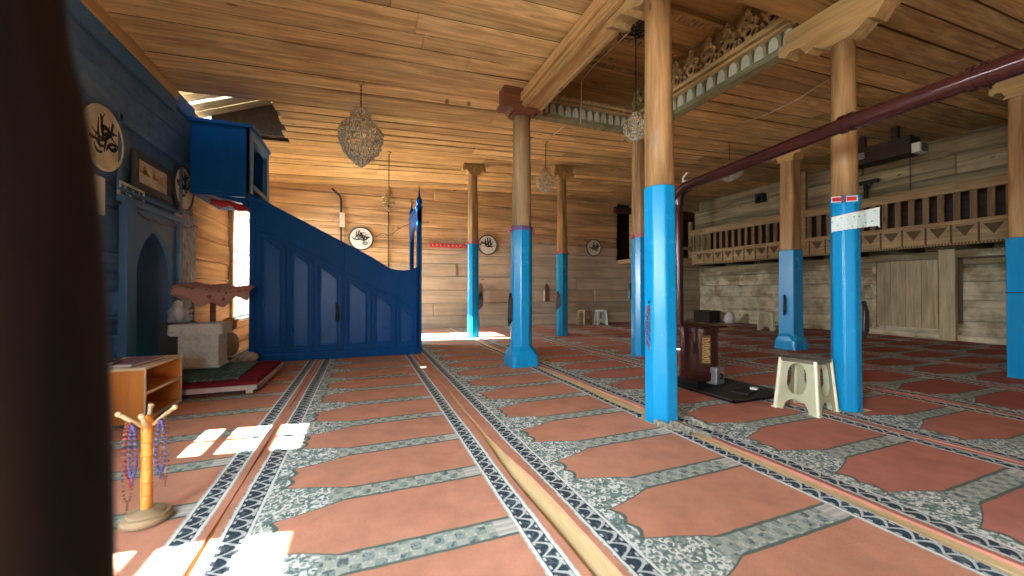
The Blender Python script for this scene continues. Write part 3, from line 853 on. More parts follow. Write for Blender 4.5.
def medallion(label, axis, loc, R, discm, rimm, seed, sz=1.0):
    t = thing('wall_medallion', label, 'medallion', loc, 0, 'round calligraphy wall medallions')
    Mx = Matrix.Rotation(PI/2, 3, 'Y') if axis == 'x' else Matrix.Rotation(PI/2, 3, 'X')
    mb = MB(); mb.lathe((0, 0, 0), [(R*.97, 0), (R*.97, .012)], 40, M=Mx); mb.build('disc', M[discm], t)
    mb = MB(); prof = [(R*.93, .0), (R*.93, .02), (R, .026), (R*1.04, .014), (R*1.04, 0)]
    mb.lathe((0, 0, 0), prof, 40, M=Mx); 
    bmesh.ops.delete(mb.bm, geom=[f for f in mb.bm.faces if len(f.verts) > 4], context='FACES')
    mb.build('rim', M[rimm], t, smooth=True)
    mb = strokes(MB(), axis, R, seed, 20, th=.034); mb.build('calligraphy', M['ink'], t)
    return t
medallion('large round ivory plaque with black script, nearest on the blue wall', 'x', (XL, 4.57, 2.38), .28, 'ivory', 'ivory', 21)
medallion('round ivory plaque with black script, beside the blue kiosk', 'x', (XL, 6.24, 2.34), .29, 'ivory', 'frame', 5)
medallion('round white plaque with black rim above the pulpit handrail', 'y', (-.05, YF, 2.29), .28, 'ivory2', 'frame', 9)
medallion('round white plaque on the far wall between two blue pillars', 'y', (3.22, YF, 2.28), .27, 'ivory2', 'frame', 13)
medallion('round white plaque on the far wall above the two small stools', 'y', (6.66, YF, 2.34), .26, 'ivory2', 'frame', 17)

t = thing('framed_calligraphy', 'dark framed panel of pale gilt script on the blue wall above the niche', 'picture', (XL, 5.44, 2.26))
mb = MB(); q = lambda a, b: [(-a, -b), (a, -b), (a, b), (-a, b)]
mb.ringprism(q(.41, .20), q(.33, .125), 'yz', 0, .035); mb.build('frame', M['frame'], t, bevel=.006)
mb = MB(); mb.box((0, -.33, -.125), (.012, .33, .125)); mb.build('panel', M['ivory'], t)
mb = MB()
for k in range(3):
    sb = strokes(MB(), 'x', .17, 31+k, 9, .013, .06)
    for v in sb.bm.verts: v.co.y += -.2+.2*k; v.co.z *= .7
    me_ = bpy.data.meshes.new('tmp'); sb.bm.to_mesh(me_); sb.bm.free(); mb.bm.from_mesh(me_); bpy.data.meshes.remove(me_)
mb.build('calligraphy', M['gold'], t)
t = thing('wall_plaque', 'small dark plaque with pale lettering below the framed script', 'plaque', (XL, 5.02, 1.98))
mb = MB(); mb.ringprism(q(.23, .085), q(.20, .06), 'yz', 0, .022); mb.build('frame', M['ivory'], t)
mb = MB(); mb.box((0, -.2, -.06), (.012, .2, .06)); mb.build('panel', M['frame'], t)
for k in range(3):
    sb = strokes(MB(), 'x', .075, 41+k, 7, .013, .09)
    for v in sb.bm.verts: v.co.y += -.12+.12*k
    sb.build('word', M['ivory'], t)
mb = MB(); mb.box((XL, 4.42, 1.68), (XL+.02, 4.58, 2.02)); tag(mb.build('paper_notice', M['paper'], bevel=.004), 'narrow pale notice on the blue wall below the nearest plaque', 'notice')
mb = MB(); mb.box((XL, 5.98, 1.84), (XL+.03, 6.15, 1.99)); tag(mb.build('wall_box', M['ivory'], bevel=.01), 'small cream junction box below the plaque beside the kiosk', 'box')
mb = MB(); mb.tube([(XL+.02, 4.75+.12*i, 1.86-.10*math.sin(i/16*PI)+.004*i-(.02 if i % 3 else 0)) for i in range(17)], .008, 6)
tag(mb.build('wall_cable', M['black'], smooth=True), 'thin dark cable sagging across the wall above the prayer niche', 'cable')

# ---------------------------------------------------------------- dais, cabinet, draped lectern by the niche
t = thing('low_dais', 'low maroon-covered platform on short legs beside the stair pulpit', 'platform', (-1.42, 4.98, 0))
mb = MB(); mb.box((-.55, -.62, .075), (.47, .58, .135)); mb.build('platform_top', M['maroonrug'], t, bevel=.012)
mb = MB(); mb.box((-.56, -.64, .055), (.49, -.62, .10)); mb.box((.47, -.64, .055), (.49, .58, .10)); mb.build('edge_trim', M['trimpale'], t)
for a, b in ((-.42, -.56), (.40, -.56), (-.42, .5), (.40, .5)):
    mb = MB(); mb.box((a-.03, b-.03, .012), (a+.03, b+.03, .075)); mb.build('leg', M['edge'], t)
mb = MB(); bmesh.ops.create_grid(mb.bm, x_segments=12, y_segments=12, size=.5)
for v in mb.bm.verts:
    v.co.x *= .78; v.co.y *= .98; v.co.z = .004*math.sin(v.co.x*23)+.003*math.sin(v.co.y*31)
bmesh.ops.solidify(mb.bm, geom=mb.bm.faces[:], thickness=.014)
o = mb.build('small_rug', M['greenrug'], smooth=True, angle=40); o.location = (-1.55, 4.98, .152); o.rotation_euler[2] = .04
tag(o, 'green patterned rug lying on the maroon platform', 'rug')

t = thing('draped_cabinet', 'grey cabinet with a pale lace cloth over its top, standing on the platform', 'cabinet', (-1.66, 5.22, .165))
mb = MB(); mb.box((-.17, -.14, 0), (.19, .16, .46)); mb.box((-.185, -.155, 0), (.205, .17, .035)); mb.build('body', M['greycloth'], t, bevel=.008)
mb = MB()
mb.box((-.235, -.165, .455), (.225, .185, .475))
n_ = 44
per_ = [(-.24+.47*i/14, -.172) for i in range(14)]+[(.23, -.172+.362*i/8) for i in range(8)]+[(.23-.47*i/14, .19) for i in range(14)]+[(-.24, .19-.362*i/8) for i in range(8)]
R1 = []; R2 = []; R0 = []
for i, (a, b) in enumerate(per_):
    f = 1+.03*math.sin(i*1.9); dz = .10+.025*abs(math.sin(i*.9))
    R0.append((a*.98, b*.98, .478)); R1.append((a, b, .468)); R2.append((a*f*1.02, b*f*1.02, .478-dz))
mb.loft([R0, R1, R2], cap=False); mb.build('lace_cover', M['greycloth'], t, smooth=True)

t = thing('draped_lectern', 'preaching lectern covered by a red patterned cloth above the grey cabinet', 'lectern', (-1.70, 5.68, 0))
mb = MB(); mb.tube([(0, 0, .13), (0, 0, .95)], .03, 10); mb.box((-.15, -.15, .135), (.15, .15, .165)); mb.build('stand', M['redwood'], t)
mb = MB(); G = {}
nx, ny = 18, 8
for i in range(nx+1):
    for j in range(ny+1):
        u = i/nx; v = j/ny
        x = -.36+.76*u; y_ = -.20+.42*v
        z = 1.11-.05*u-.08*(1-v)+.012*math.sin(u*17+v*5)
        e = max(0, .22-v)/.22
        if e: z -= e*(.06+.12*math.sin(PI*min(1, u*1.05))**1.2+.03*math.sin(u*21)); y_ += e*.05
        if u < .08: z -= .0
        G[i, j] = mb.bm.verts.new((x, y_, z))
for i in range(nx):
    for j in range(ny): mb.bm.faces.new((G[i, j], G[i+1, j], G[i+1, j+1], G[i, j+1]))
bmesh.ops.solidify(mb.bm, geom=mb.bm.faces[:], thickness=.02)
mb.build('cloth_cover', M['clothred'], t, smooth=True)
def lump(name, label, cat, loc, r, sc, mat, seed, amp=.22):
    rr = random.Random(seed); mb = MB(); bmesh.ops.create_icosphere(mb.bm, subdivisions=3, radius=r)
    f = [(Vector((rr.uniform(-1, 1), rr.uniform(-1, 1), rr.uniform(-1, 1)))*((17 if amp > .3 else 7)/r*.35), rr.uniform(0, 6)) for _ in range(7)]
    for v in mb.bm.verts:
        d = sum(math.sin(v.co.dot(a)+b) for a, b in f)/7
        v.co *= 1+amp*d; v.co = Vector((v.co.x*sc[0], v.co.y*sc[1], max(-r*sc[2]*.8, v.co.z*sc[2])))
    o = mb.build(name, M[mat], smooth=True); o.location = loc
    return tag(o, label, cat)
lump('plastic_bag', 'crumpled white plastic bag beside the prayer niche', 'bag', (-2.0, 5.58, .73), .11, (.8, .8, 1.1), 'bag', 3, .8)
mb = MB(); mb.box((-2.13, 5.46, .15), (-1.90, 5.78, .60)); mb.box((-2.14, 5.44, .60), (-1.89, 5.80, .63)); tag(mb.build('side_cupboard', M['frame'], bevel=.008), 'dark narrow cupboard between the niche and the grey cabinet, under the bag', 'cupboard')
lump('cushion', 'floral cushion leaning against the left end of the stair pulpit', 'cushion', (-1.62, 6.02, .30), .17, (.62, .7, 1.0), 'cushion', 8, .18)
lump('cushion', 'floral cushion on the floor under the window, at the foot of the pulpit', 'cushion', (-1.40, 5.98, .125), .13, (.9, .8, .55), 'cushion', 12, .18)
lump('orange_bundle', 'orange cloth bundle stacked on the floral cushions below the window', 'bundle', (-1.63, 6.05, .56), .11, (.8, .8, .8), 'orange', 15, .15)

# ---------------------------------------------------------------- low bookcase with books
t = thing('bookcase', 'low orange wooden bookcase with pale edges near the dark post', 'bookcase', (-1.49, 3.60, .02))
H = .42
mb = MB(); mb.box((-.40, .0, .015), (.0, .018, H-.02)); mb.build('end_panel', M['orange'], t)
mb = MB(); mb.box((-.40, .60, .015), (.0, .618, H-.02)); mb.build('end_panel', M['orange'], t)
mb = MB(); mb.box((-.42, -.012, H-.02), (.012, .63, H)); mb.build('top_board', M['edge'], t, bevel=.004)
mb = MB(); mb.box((-.41, .018, .015), (-.39, .60, H-.02)); mb.build('back_panel', M['orange'], t)
for z in (.018, .215):
    mb = MB(); mb.box((-.39, .018, z), (-.012, .60, z+.018)); mb.build('shelf', M['orange'], t)
mb = MB(); mb.box((-.30, .018, .233), (-.284, .60, H-.02)); mb.build('inner_panel', M['orange'], t)
mb = MB()
for y_ in (0, .6): mb.box((-.001, y_, .012), (.006, y_+.018, H-.02))
mb.box((-.012, .018, .015), (.005, .60, .036)); mb.box((-.012, .018, .215), (.005, .60, .233)); mb.build('edge_banding', M['edge'], t)
def book(label, loc, rz, w, d, h, mat):
    t = thing('book', label, 'book', loc, rz, 'books lying on the bookcase')
    mb = MB(); mb.box((-w/2, -d/2, 0), (w/2, d/2, .004)); mb.box((-w/2, -d/2, h-.004), (w/2, d/2, h)); mb.box((-w/2, -d/2, .004), (-w/2+.006, d/2, h-.004)); mb.build('cover', M[mat], t)
    mb = MB(); mb.box((-w/2+.006, -d/2+.008, .004), (w/2-.008, d/2-.008, h-.004)); mb.build('pages', M['paper'], t)
    return t
book('large mauve book lying on top of the bookcase', (-1.66, 3.84, H+.021), -.12, .22, .40, .024, 'bookred')
book('dark thin book at the back of the bookcase top', (-1.79, 3.74, H+.046), .2, .17, .24, .022, 'bookdark')

# ---------------------------------------------------------------- bead stand
def bead_loop(mb, top, w, h, r, n, ax=(1, 0), twist=0.0, sub=1):
    for k in range(n):
        a = 2*PI*k/n
        lx = math.sin(a)*w*(.55+.45*(1-math.cos(a))/2); lz = -h*(1-math.cos(a))/2
        mb.ball((top[0]+lx*ax[0], top[1]+lx*ax[1]+twist*math.sin(2*a), top[2]+lz), r, sub)
    return mb
BX, BY = -.87, 2.13
t = thing('bead_stand', 'small varnished turned stand with pale pegs and a stepped round foot, on the carpet', 'stand', (BX, BY, .014))
mb = MB(); mb.lathe((0, 0, 0), [(.088, 0), (.088, .012), (.080, .018), (.078, .026), (.066, .030), (.064, .038), (.050, .042), (.026, .05)], 36); mb.build('foot', M['base'], t, smooth=True, angle=35)
prof = [(.021, .045)]
for k in range(6):
    z = .05+.057*k; prof += [(.0215, z+.004), (.0205, z+.028), (.0215, z+.05), (.0185, z+.0535), (.0215, z+.057)]
prof += [(.017, .41), (.022, .425), (.012, .445), (.004, .45)]
mb = MB(); mb.lathe((0, 0, 0), prof, 20); mb.build('turned_pole', M['bamboo'], t, smooth=True, angle=50)
for a in (.25, PI+.2, PI/2+.25, -PI/2+.2):
    mb = MB(); c, s_ = math.cos(a), math.sin(a)
    mb.tube([(.012*c, .012*s_, .40), (.088*c, .088*s_, .465)], .0085, 10)
    mb.ball((.09*c, .09*s_, .467), .012, 2); mb.build('peg', M['palewood'], t, smooth=True)
def loose_beads(label, top, w, h, mat, ax, n=30, r=.0078, grp='strings of prayer beads on the stand'):
    mb = bead_loop(MB(), (0, 0, 0), w, h, r, n, ax)
    mb.tube([(0, 0, -h), (0, 0, -h-.035)], .004, 6)
    o = mb.build('prayer_beads', M[mat], smooth=True); o.location = top
    return tag(o, label, 'prayer beads', grp)
loose_beads('dark red string of beads on the left of the bead stand', (BX-.048, BY-.02, .437), .022, .24, 'beadred', (1, .2))
loose_beads('long brown string of beads hanging lowest on the left of the bead stand', (BX-.062, BY-.01, .442), .020, .34, 'beadbrown', (.9, .4), 40, .0065)
loose_beads('violet-blue string of beads on the left of the bead stand', (BX-.036, BY-.03, .43), .016, .21, 'beadblue', (1, -.2))
loose_beads('dark violet string of beads on the right of the bead stand', (BX+.050, BY-.01, .438), .018, .22, 'beadblue', (1, .3))
loose_beads('thin brown string of beads on the right of the bead stand', (BX+.062, BY, .446), .014, .27, 'beadbrown', (.8, .6), 34, .0065)

# ---------------------------------------------------------------- stove with pipe
SX, SY = 3.24, 3.02
t = thing('stove', 'maroon drum stove with a vertical strip of yellow lettering, behind the nearest pillar', 'stove', (SX, SY, .02))
mb = MB(); prof = [(.175, .085), (.185, .10), (.185, .17), (.178, .175), (.178, .56), (.185, .565), (.185, .62), (.13, .64), (.0, .645)]
mb.lathe((0, 0, 0), prof, 40); mb.build('drum', M['maroon'], t, smooth=True, angle=40)
mb = MB(); mb.box((-.19, -.19, .61), (.19, .19, .63)); mb.build('top_plate', M['maroon'], t, bevel=.02)
mb = MB(); mb.box((-.16, -.13, 0), (.13, .14, .09)); mb.box((-.18, -.15, .0), (.15, .16, .018)); mb.build('stove_base', M['black'], t, bevel=.01)
ca = -2.05
Rz = Matrix.Rotation(ca, 4, 'Z')
mb = MB(); mb.box((.150, -.045, .26), (.190, .045, .54), M=Rz @ Matrix.Identity(4)); mb.build('label_strip', M['relief'], t)
mb = MB()
for k in range(7):
    z = .275+.036*k; e = .012 if k % 2 else .0
    for b in ((.188, -.034, z, .193, .034, z+.008), (.188, -.034, z+.020, .193, .034-e, z+.028), (.188, -.034, z, .193, -.024, z+.028), (.188, .024-e, z, .193, .034-e, z+.014)):
        mb.box(b[:3], b[3:], M=Rz)
mb.build('lettering', M['gold'], t)
Rz2 = Matrix.Rotation(-1.35, 4, 'Z')
mb = MB(); mb.box((.12, -.075, .06), (.225, .075, .23), M=Rz2); d_ = mb.build('ash_door', M['steel'], t, bevel=.008)
mb = MB(); mb.lathe((.225*math.cos(-1.35), .225*math.sin(-1.35), .14), [(.03, -.004), (.03, .012), (.012, .02)], 14, M=(Matrix.Rotation(-1.35, 3, 'Z') @ Matrix.Rotation(PI/2, 3, 'Y'))); mb.build('air_valve', M['iron'], d_, smooth=True)
mb = MB(); mb.tube([(-.14, -.08, .36), (-.185, -.11, .36), (-.185, -.11, .46), (-.14, -.08, .46)], .008, 8); mb.build('handle', M['black'], t, smooth=True)
PXp, PYp, PZ = 3.13, 3.34, 1.98
t = thing('stovepipe', 'long maroon stovepipe rising from the stove and running overhead to the right', 'pipe', (0, 0, 0))
bx_, by_ = 3.10, 3.145
mb = MB(); mb.tube([(bx_, by_, .61), (bx_-.005, by_+.0, 1.2), (bx_-.01, by_+.0, 1.91)], .050, 20); mb.build('riser', M['pipe'], t, smooth=True, angle=50)
ax_, ay_ = bx_-.01, by_+.0
mb = MB(); mb.tube([(ax_, ay_, 1.90), (ax_, ay_-.01, 1.96), (ax_-.004, ay_-.035, 2.015), (ax_-.01, ay_-.085, 2.052), (ax_-.016, ay_-.15, 2.062)], .056, 20); mb.build('elbow', M['pipe'], t, smooth=True, angle=50)
yq = [ay_-.13, 1.62, 1.02, -1.9]; rad = [.050, .055, .060]
xq = lambda y_: ax_-.03-.012*(ay_-y_)
zq = lambda y_: 2.062+.05*max(0, 3-max(y_, 1.6))
for k in range(3):
    mb = MB(); mb.tube([(xq(yq[k]), yq[k], zq(yq[k])), (xq(yq[k+1]), yq[k+1]-.03, zq(yq[k+1]))], rad[k], 24); mb.build('pipe_length', M['pipe'], t, smooth=True, angle=50)
    if k < 2:
        for dy in (.0, -.05):
            mb = MB(); y_ = yq[k+1]+dy; mb.tube([(xq(y_), y_-.012, zq(y_)), (xq(y_), y_+.012, zq(y_))], rad[k]+.012, 24); mb.build('joint_ring', M['pipe'], t, smooth=True, angle=50)
mb = MB(); mb.tube([(ax_-.02, ay_-.10, 2.10), (ax_-.05, ay_-.12, 2.15), (ax_-.03, ay_-.16, 2.20)], .010, 8); mb.box((ax_-.07, ay_-.16, 2.105), (ax_-.01, ay_-.13, 2.12)); mb.build('clamp', M['white'], t)
t = thing('stove_tray', 'dark sheet-metal tray on the carpet under the stove', 'tray', (3.38, 2.78, .018))
mb = MB(); mb.box((-.36, -.34, 0), (.34, .38, .012)); mb.build('sheet', M['darktray'], t)
mb = MB()
for a, b in (((-.36, -.34, .0), (.34, -.325, .03)), ((.325, -.34, 0), (.34, .38, .03)), ((-.36, -.34, 0), (-.345, .38, .03)), ((-.36, .365, 0), (.34, .38, .03))): mb.box(a, b)
mb.build('rim', M['darktray'], t)
mb = MB(); mb.box((3.30, 2.56, .03), (3.52, 2.70, .052), .25); tag(mb.build('flat_shovel', M['iron'], bevel=.006), 'flat black ash plate on the tray in front of the stove', 'plate')
mb = MB(); mb.box((3.50, 2.60, .053), (3.56, 2.66, .068), .4); tag(mb.build('matchbox', M['paper']), 'tiny pale matchbox on the flat black plate', 'box')

# ---------------------------------------------------------------- stools
def stool(name, label, loc, rz, sc, mat, group=None, topm=None):
    t = thing(name, label, 'stool', loc, rz, group)
    w1, w0, h = .125*sc, .155*sc, .42*sc
    def side(k):
        mb = MB(); nU, nV = 24, 30
        # flat side with an oval window and an arched foot, cut by dropping cells
        G = {}
        for i in range(nU+1):
            for j in range(nV+1):
                v = j/nV; u = -1+2*i/nU; w_ = w0+(w1-w0)*v
                G[i, j] = (u*w_, -w_, v*h)
        def gone(u, v):
            if (abs(u)/.50)**3+(abs(v-.63)/.29)**3 < 1: return True
            return (u/.58)**2+(v/.25)**2 < 1
        ok = {}
        def vert(i, j):
            if (i, j) not in ok: ok[i, j] = mb.bm.verts.new(G[i, j])
            return ok[i, j]
        for i in range(nU):
            for j in range(nV):
                if gone(-1+2*(i+.5)/nU, (j+.5)/nV): continue
                mb.bm.faces.new((vert(i, j), vert(i+1, j), vert(i+1, j+1), vert(i, j+1)))
        # smooth the stepped outline of the openings
        for _ in range(3):
            mv = {}
            for v in mb.bm.verts:
                be = [e for e in v.link_edges if e.is_boundary]
                if len(be) != 2: continue
                u = v.co.x/(w0+(w1-w0)*v.co.z/h)
                if abs(u) > .97 or v.co.z > h*.99 or v.co.z < h*.004: continue
                a, b = (e.other_vert(v).co for e in be); mv[v] = v.co*.5+(a+b)*.25
            for v, c in mv.items(): v.co = c
        bmesh.ops.solidify(mb.bm, geom=mb.bm.faces[:], thickness=.010*sc)
        mb.bm.transform(Matrix.Rotation(k*PI/2, 4, 'Z'))
        return mb
    for k in range(4): side(k).build('side', M[mat], t, smooth=True, angle=30)
    for a, b in ((1, 1), (1, -1), (-1, 1), (-1, -1)):
        mb = MB(); mb.tube([(a*w0, b*w0, .0), (a*w1, b*w1, h)], .014*sc, 8)
        mb.box((a*w0-.022*sc, b*w0-.022*sc, 0), (a*w0+.022*sc, b*w0+.022*sc, .012*sc))
        mb.build('leg', M[mat], t, smooth=True, angle=40)
    mb = MB(); w_ = w1*1.10
    mb.loft([[(a*w_*s, b*w_*s, z) for a, b in ((-1, -.8), (-.8, -1), (.8, -1), (1, -.8), (1, .8), (.8, 1), (-.8, 1), (-1, .8))] for s, z in ((1, h-.022*sc), (1.02, h-.004*sc), (.96, h+.008*sc), (.80, h+.006*sc), (.78, h+.001*sc))])
    mb.build('seat', M[topm or mat], t, smooth=True, angle=40)
    return t
stool('stool', 'cream plastic stool with a dark top, standing against the lace banner pillar', (3.43, 2.11, .02), .13, 1.0, 'cream', 'plastic stools', 'stooltop')
GS = 'plastic stools'
stool('stool', 'brownish small stool by the far wall, left one of the pair', (6.02, 9.72, .018), .3, 1.0, 'brownplastic', GS)
stool('stool', 'pale green-white small stool by the far wall, right one of the pair', (6.52, 9.62, .018), -.3, 1.0, 'paleplastic', GS)
stool('stool', 'cream stool far back at the right wall, left of the thick square pillar', (9.45, 6.72, .018), .5, 1.05, 'cream', GS)

# ---------------------------------------------------------------- beads and bags hung on pillars
def hung(name, label, cat, loc, mats, w, h, n=40, r=.009, ax=(1, 0), group='beads and straps hung on pillars'):
    t = thing(name, label, cat, loc, 0, group)
    for i, m_ in enumerate(mats):
        mb = bead_loop(MB(), (.006*i, -.008*i, -.02), w*(1-.2*i), h*(1-.14*i), r, n, ax)
        mb.tube([(0.006*i, -.008*i, -.02-h*(1-.14*i)), (.006*i, -.008*i, -.06-h*(1-.14*i))], r*.8, 6)
        mb.build('bead_string', M[m_], t, smooth=True)
    mb = MB(); mb.tube([(-.02*ax[1]+.03, .03, 0), (0, 0, 0), (-.008, -.012, .012)], .005, 6); mb.build('hook', M['iron'], t)
    return t
hung('prayer_beads', 'red and blue prayer beads hanging on the left side of the nearest pillar', 'prayer beads', (2.03, 2.36, .91), ['beadred', 'beadblue', 'beadbrown'], .030, .30, 40, .008, (.9, -.4))
def strap_bundle(label, loc, mat, w, h):
    t = thing('strap_bundle', label, 'straps', loc, 0, 'beads and straps hung on pillars')
    mb = MB()
    for i in range(4):
        a = -w/2+w*i/3
        mb.tube([(a*.3, 0, 0), (a, -.014, -h*.25), (a*1.2, -.012, -h*.75), (a*.8, -.01, -h*(1-.06*i))], .011, 8)
    mb.build('straps', M[mat], t, smooth=True)
    mb = MB(); mb.ball((0, 0, .0), .018, 2); mb.build('hook', M['iron'], t)
    return t
strap_bundle('black strap bundle hanging on the left side of the grey-topped pillar', (1.82, 4.76, .96), 'beaddark', .06, .42)
strap_bundle('dark bundle hanging on the right side of the slim teal-lit pillar', (2.34, 7.90, .98), 'beaddark', .07, .38)
strap_bundle('dark bundle on the left side of the slim pillar near the far stools', (4.00, 7.54, .98), 'beadbrown', .08, .40)
strap_bundle('black strap bundle hanging on the right side of the lace banner pillar', (3.925, 1.95, .90), 'beaddark', .045, .30)
strap_bundle('black strap bundle hanging on the front of the thick square pillar', (6.735, 4.47, .92), 'beaddark', .07, .34)
hung('prayer_beads', 'dark red beads and cord hanging on the pillar at the right edge', 'prayer beads', (6.925, 1.80, .98), ['beadred', 'beaddark'], .05, .30, 40, .012)
mb = MB(); mb.loft([[(.190*math.cos(a), .190*math.sin(a), z) for a in [PI/4+PI/2*k for k in range(4)]] for z in (.975, .987)])
mb.build('cord', M['black'], edge_pillar)

# lace banner and small sign on the front pillar
t = thing('lace_banner', 'turquoise and white lace paper banner wrapped across the front pillar', 'banner', (3.81, 2.02, 1.565))
mb = MB(); rows = []
dirx = Vector((math.cos(-.50), math.sin(-.50), 0)); dn = Vector((-math.sin(-.5)*-1, -math.cos(-.5), 0)).normalized()
nrm = Vector((-.62, -.78, 0)).normalized(); tan = Vector((.78, -.62, 0)).normalized()
n_ = 26
pa, pb = [], []
for i in range(n_+1):
    u = -.125+.325*i/n_
    bow = max(0, .106-.75*max(0, abs(u)-.03)**1.25) if u < .11 else .106-.75*.08**1.25-.02*(u-.11)
    p = nrm*bow*1.02+tan*u
    zt = .045+.20*(u+.125); zb = -.075+.12*(u+.125)+.008*abs(math.sin(i*1.3))
    if i == n_: zb -= .02
    pa.append(p+Vector((0, 0, zt))); pb.append(p+Vector((0, 0, zb)))
mb.loft([[a, b, b-nrm*.004, a-nrm*.004] for a, b in zip(pa, pb)])
mb.build('lace_sheet', M['lace'], t)
mb = MB(); mb.tube([tuple(a+Vector((0, 0, .004))) for a in pa], .006, 6); mb.build('hem', M['white'], t)
t = thing('pillar_sign', 'small red and blue sign tied above the lace banner', 'sign', (3.81, 2.02, 1.755))
Rs = Matrix.Rotation(math.atan2(tan.y, tan.x), 4, 'Z')
mb = MB(); mb.box((-.14, -.108, -.02), (.04, -.100, .028), M=Rs); mb.build('board', M['paper'], t)
for a_, b_ in ((-.135, -.075), (-.035, .03)):
    mb = MB(); mb.box((a_, -.112, -.012), (b_, -.108, .020), M=Rs); mb.build('red_word', M['red'], t)
mb = MB(); mb.box((-.072, -.114, -.022), (-.042, -.108, .032), M=Rs); mb.build('blue_mark', M['purple'], t)
mb = MB(); mb.loft([[(.104*math.cos(a), .104*math.sin(a), z) for a in [2*PI*k/16 for k in range(16)]] for z in (-.03, .035)]); mb.build('wrap', M['blue'], t)

# ---------------------------------------------------------------- chandeliers
def chandelier(label, loc, R, H, drop, group='crystal chandeliers', seed=0, n=620):
    """loc: ceiling hook; basket of crystal drops hanging below a brass crown"""
    rr = random.Random(seed)
    t = thing('chandelier', label, 'chandelier', loc, 0, group)
    mb = MB(); mb.lathe((0, 0, -.03), [(.012, 0), (.04, .012), (.045, .03)], 14); mb.build('ceiling_hook', M['brass'], t, smooth=True)
    mb = MB(); mb.tube([(0, 0, -.02), (0, 0, -drop-.06)], .006, 6)
    for k in range(int(drop/.05)): mb.ball((0, 0, -.04-.05*k), .011, 1, (1, .5, 1.6))
    mb.build('chain', M['iron'], t)
    mb = MB()
    tiers = [(-drop, .30), (-drop-H*.18, .50), (-drop-H*.40, 1.0), (-drop-H*.64, .86)]
    for z, f in tiers:
        mb.tube([(R*f*math.cos(2*PI*k/28), R*f*math.sin(2*PI*k/28), z) for k in range(29)], .007, 6)
    for k in range(8):
        a = 2*PI*k/8
        mb.tube([(R*f*math.cos(a), R*f*math.sin(a), z) for z, f in tiers], .005, 5)
    mb.lathe((0, 0, -drop-H*.2), [(.02, 0), (.05, .04), (.02, .12), (.03, H*.2)], 12)
    mb.build('brass_frame', M['brass'], t)
    mb = MB()
    def prof(q):  # q 0 top .. 1 bottom
        pts = [(0, .30), (.08, .44), (.22, .52), (.30, .86), (.40, 1.0), (.58, 1.0), (.72, .86), (.86, .54), (.95, .26), (1.0, .04)]
        for (a, fa), (b, fb) in zip(pts, pts[1:]):
            if q <= b: return fa+(fb-fa)*(q-a)/(b-a)
        return .05
    for k in range(n):
        q = rr.random()**.8; f = prof(q)*rr.uniform(.90, 1.02); a = rr.uniform(0, 2*PI)
        s_ = R*rr.uniform(.035, .062)
        bmesh.ops.create_icosphere(mb.bm, subdivisions=1, radius=s_, matrix=Matrix.Translation((R*f*math.cos(a), R*f*math.sin(a), -drop-H*q)) @ Matrix.Rotation(a, 4, 'Z') @ Matrix.Diagonal((.6, .8, 1.35, 1)))
    cr = mb.build('crystal_drops', M['crystal'], t); cr['kind'] = 'stuff'
    return t
chandelier('large crystal basket chandelier hanging above the stair pulpit', (-.03, 5.15, cz(0)-.0), .26, .70, .34, seed=1, n=1700)
chandelier('small crystal chandelier on a thin cord, right of the large one', (.45, 7.6, cz(.45)), .12, .42, .70, seed=2, n=320)
chandelier('small crystal chandelier in front of the slim pillar near the far stools', (3.12, 6.35, cz(3.1)), .18, .44, .50, seed=3, n=700)
chandelier('crystal chandelier half hidden behind the nearest pillar, under the ceiling bay', (3.02, 3.72, 4.16), .15, .32, 1.05, seed=4, n=800)
chandelier('dim crystal chandelier above the stovepipe, in front of the balcony', (6.72, 5.5, cz(6.7)-.0), .24, .34, .40, seed=5, n=600)
t = thing('ceiling_rose', 'round dark openwork rose on the ceiling of the carved bay', 'ceiling rose', (3.02, 3.72, 4.16))
mb = MB()
for rr_ in (.19, .12): mb.tube([(rr_*math.cos(2*PI*k/24), rr_*math.sin(2*PI*k/24), -.03) for k in range(25)], .014, 8)
for k in range(12): mb.tube([(.03*math.cos(k*PI/6), .03*math.sin(k*PI/6), -.04), (.19*math.cos(k*PI/6), .19*math.sin(k*PI/6), -.03)], .009, 6)
mb.build('rose_lattice', M['iron'], t)

# cords along the ceiling
def cord(label, pts, r=.008, mat='cord', nm='electric_cable'):
    mb = MB(); mb.tube(pts, r, 6); return tag(mb.build(nm, M[mat], smooth=True), label, 'cable')
cord('pale electric cord running from the bay rose down to the slim pillar chandelier', [(2.98, 3.75, 4.12), (2.95, 4.5, 4.10), (2.96, 4.84, 4.06), (2.96, 4.86, 3.62), (2.98, 4.90, 3.47), (3.0, 5.3, 3.64), (3.08, 6.3, cz(3.1)-.02)])
cord('thin pale cord looping under the shaded ceiling right of the bay', [(5.95, 4.75, cz(5.9)-.03), (5.9, 4.2, cz(5.9)-.09), (5.85, 3.7, cz(5.9)-.10), (5.8, 3.2, cz(5.8)-.02)], .007)
mb = MB()
for x_, y_ in ((1.08, 5.28),):
    mb.lathe((x_, y_, cz(x_)-.06), [(.015, 0), (.03, .02), (.018, .07)], 10)
tag(mb.build('ceiling_peg', M['post'], smooth=True), 'small wooden peg on the ceiling, left one of two', 'peg', 'ceiling pegs')
mb = MB(); mb.lathe((1.38, 5.26, cz(1.38)-.06), [(.015, 0), (.03, .02), (.018, .07)], 10)
tag(mb.build('ceiling_peg', M['post'], smooth=True), 'small wooden peg on the ceiling, right one nearer the grey-topped pillar', 'peg', 'ceiling pegs')

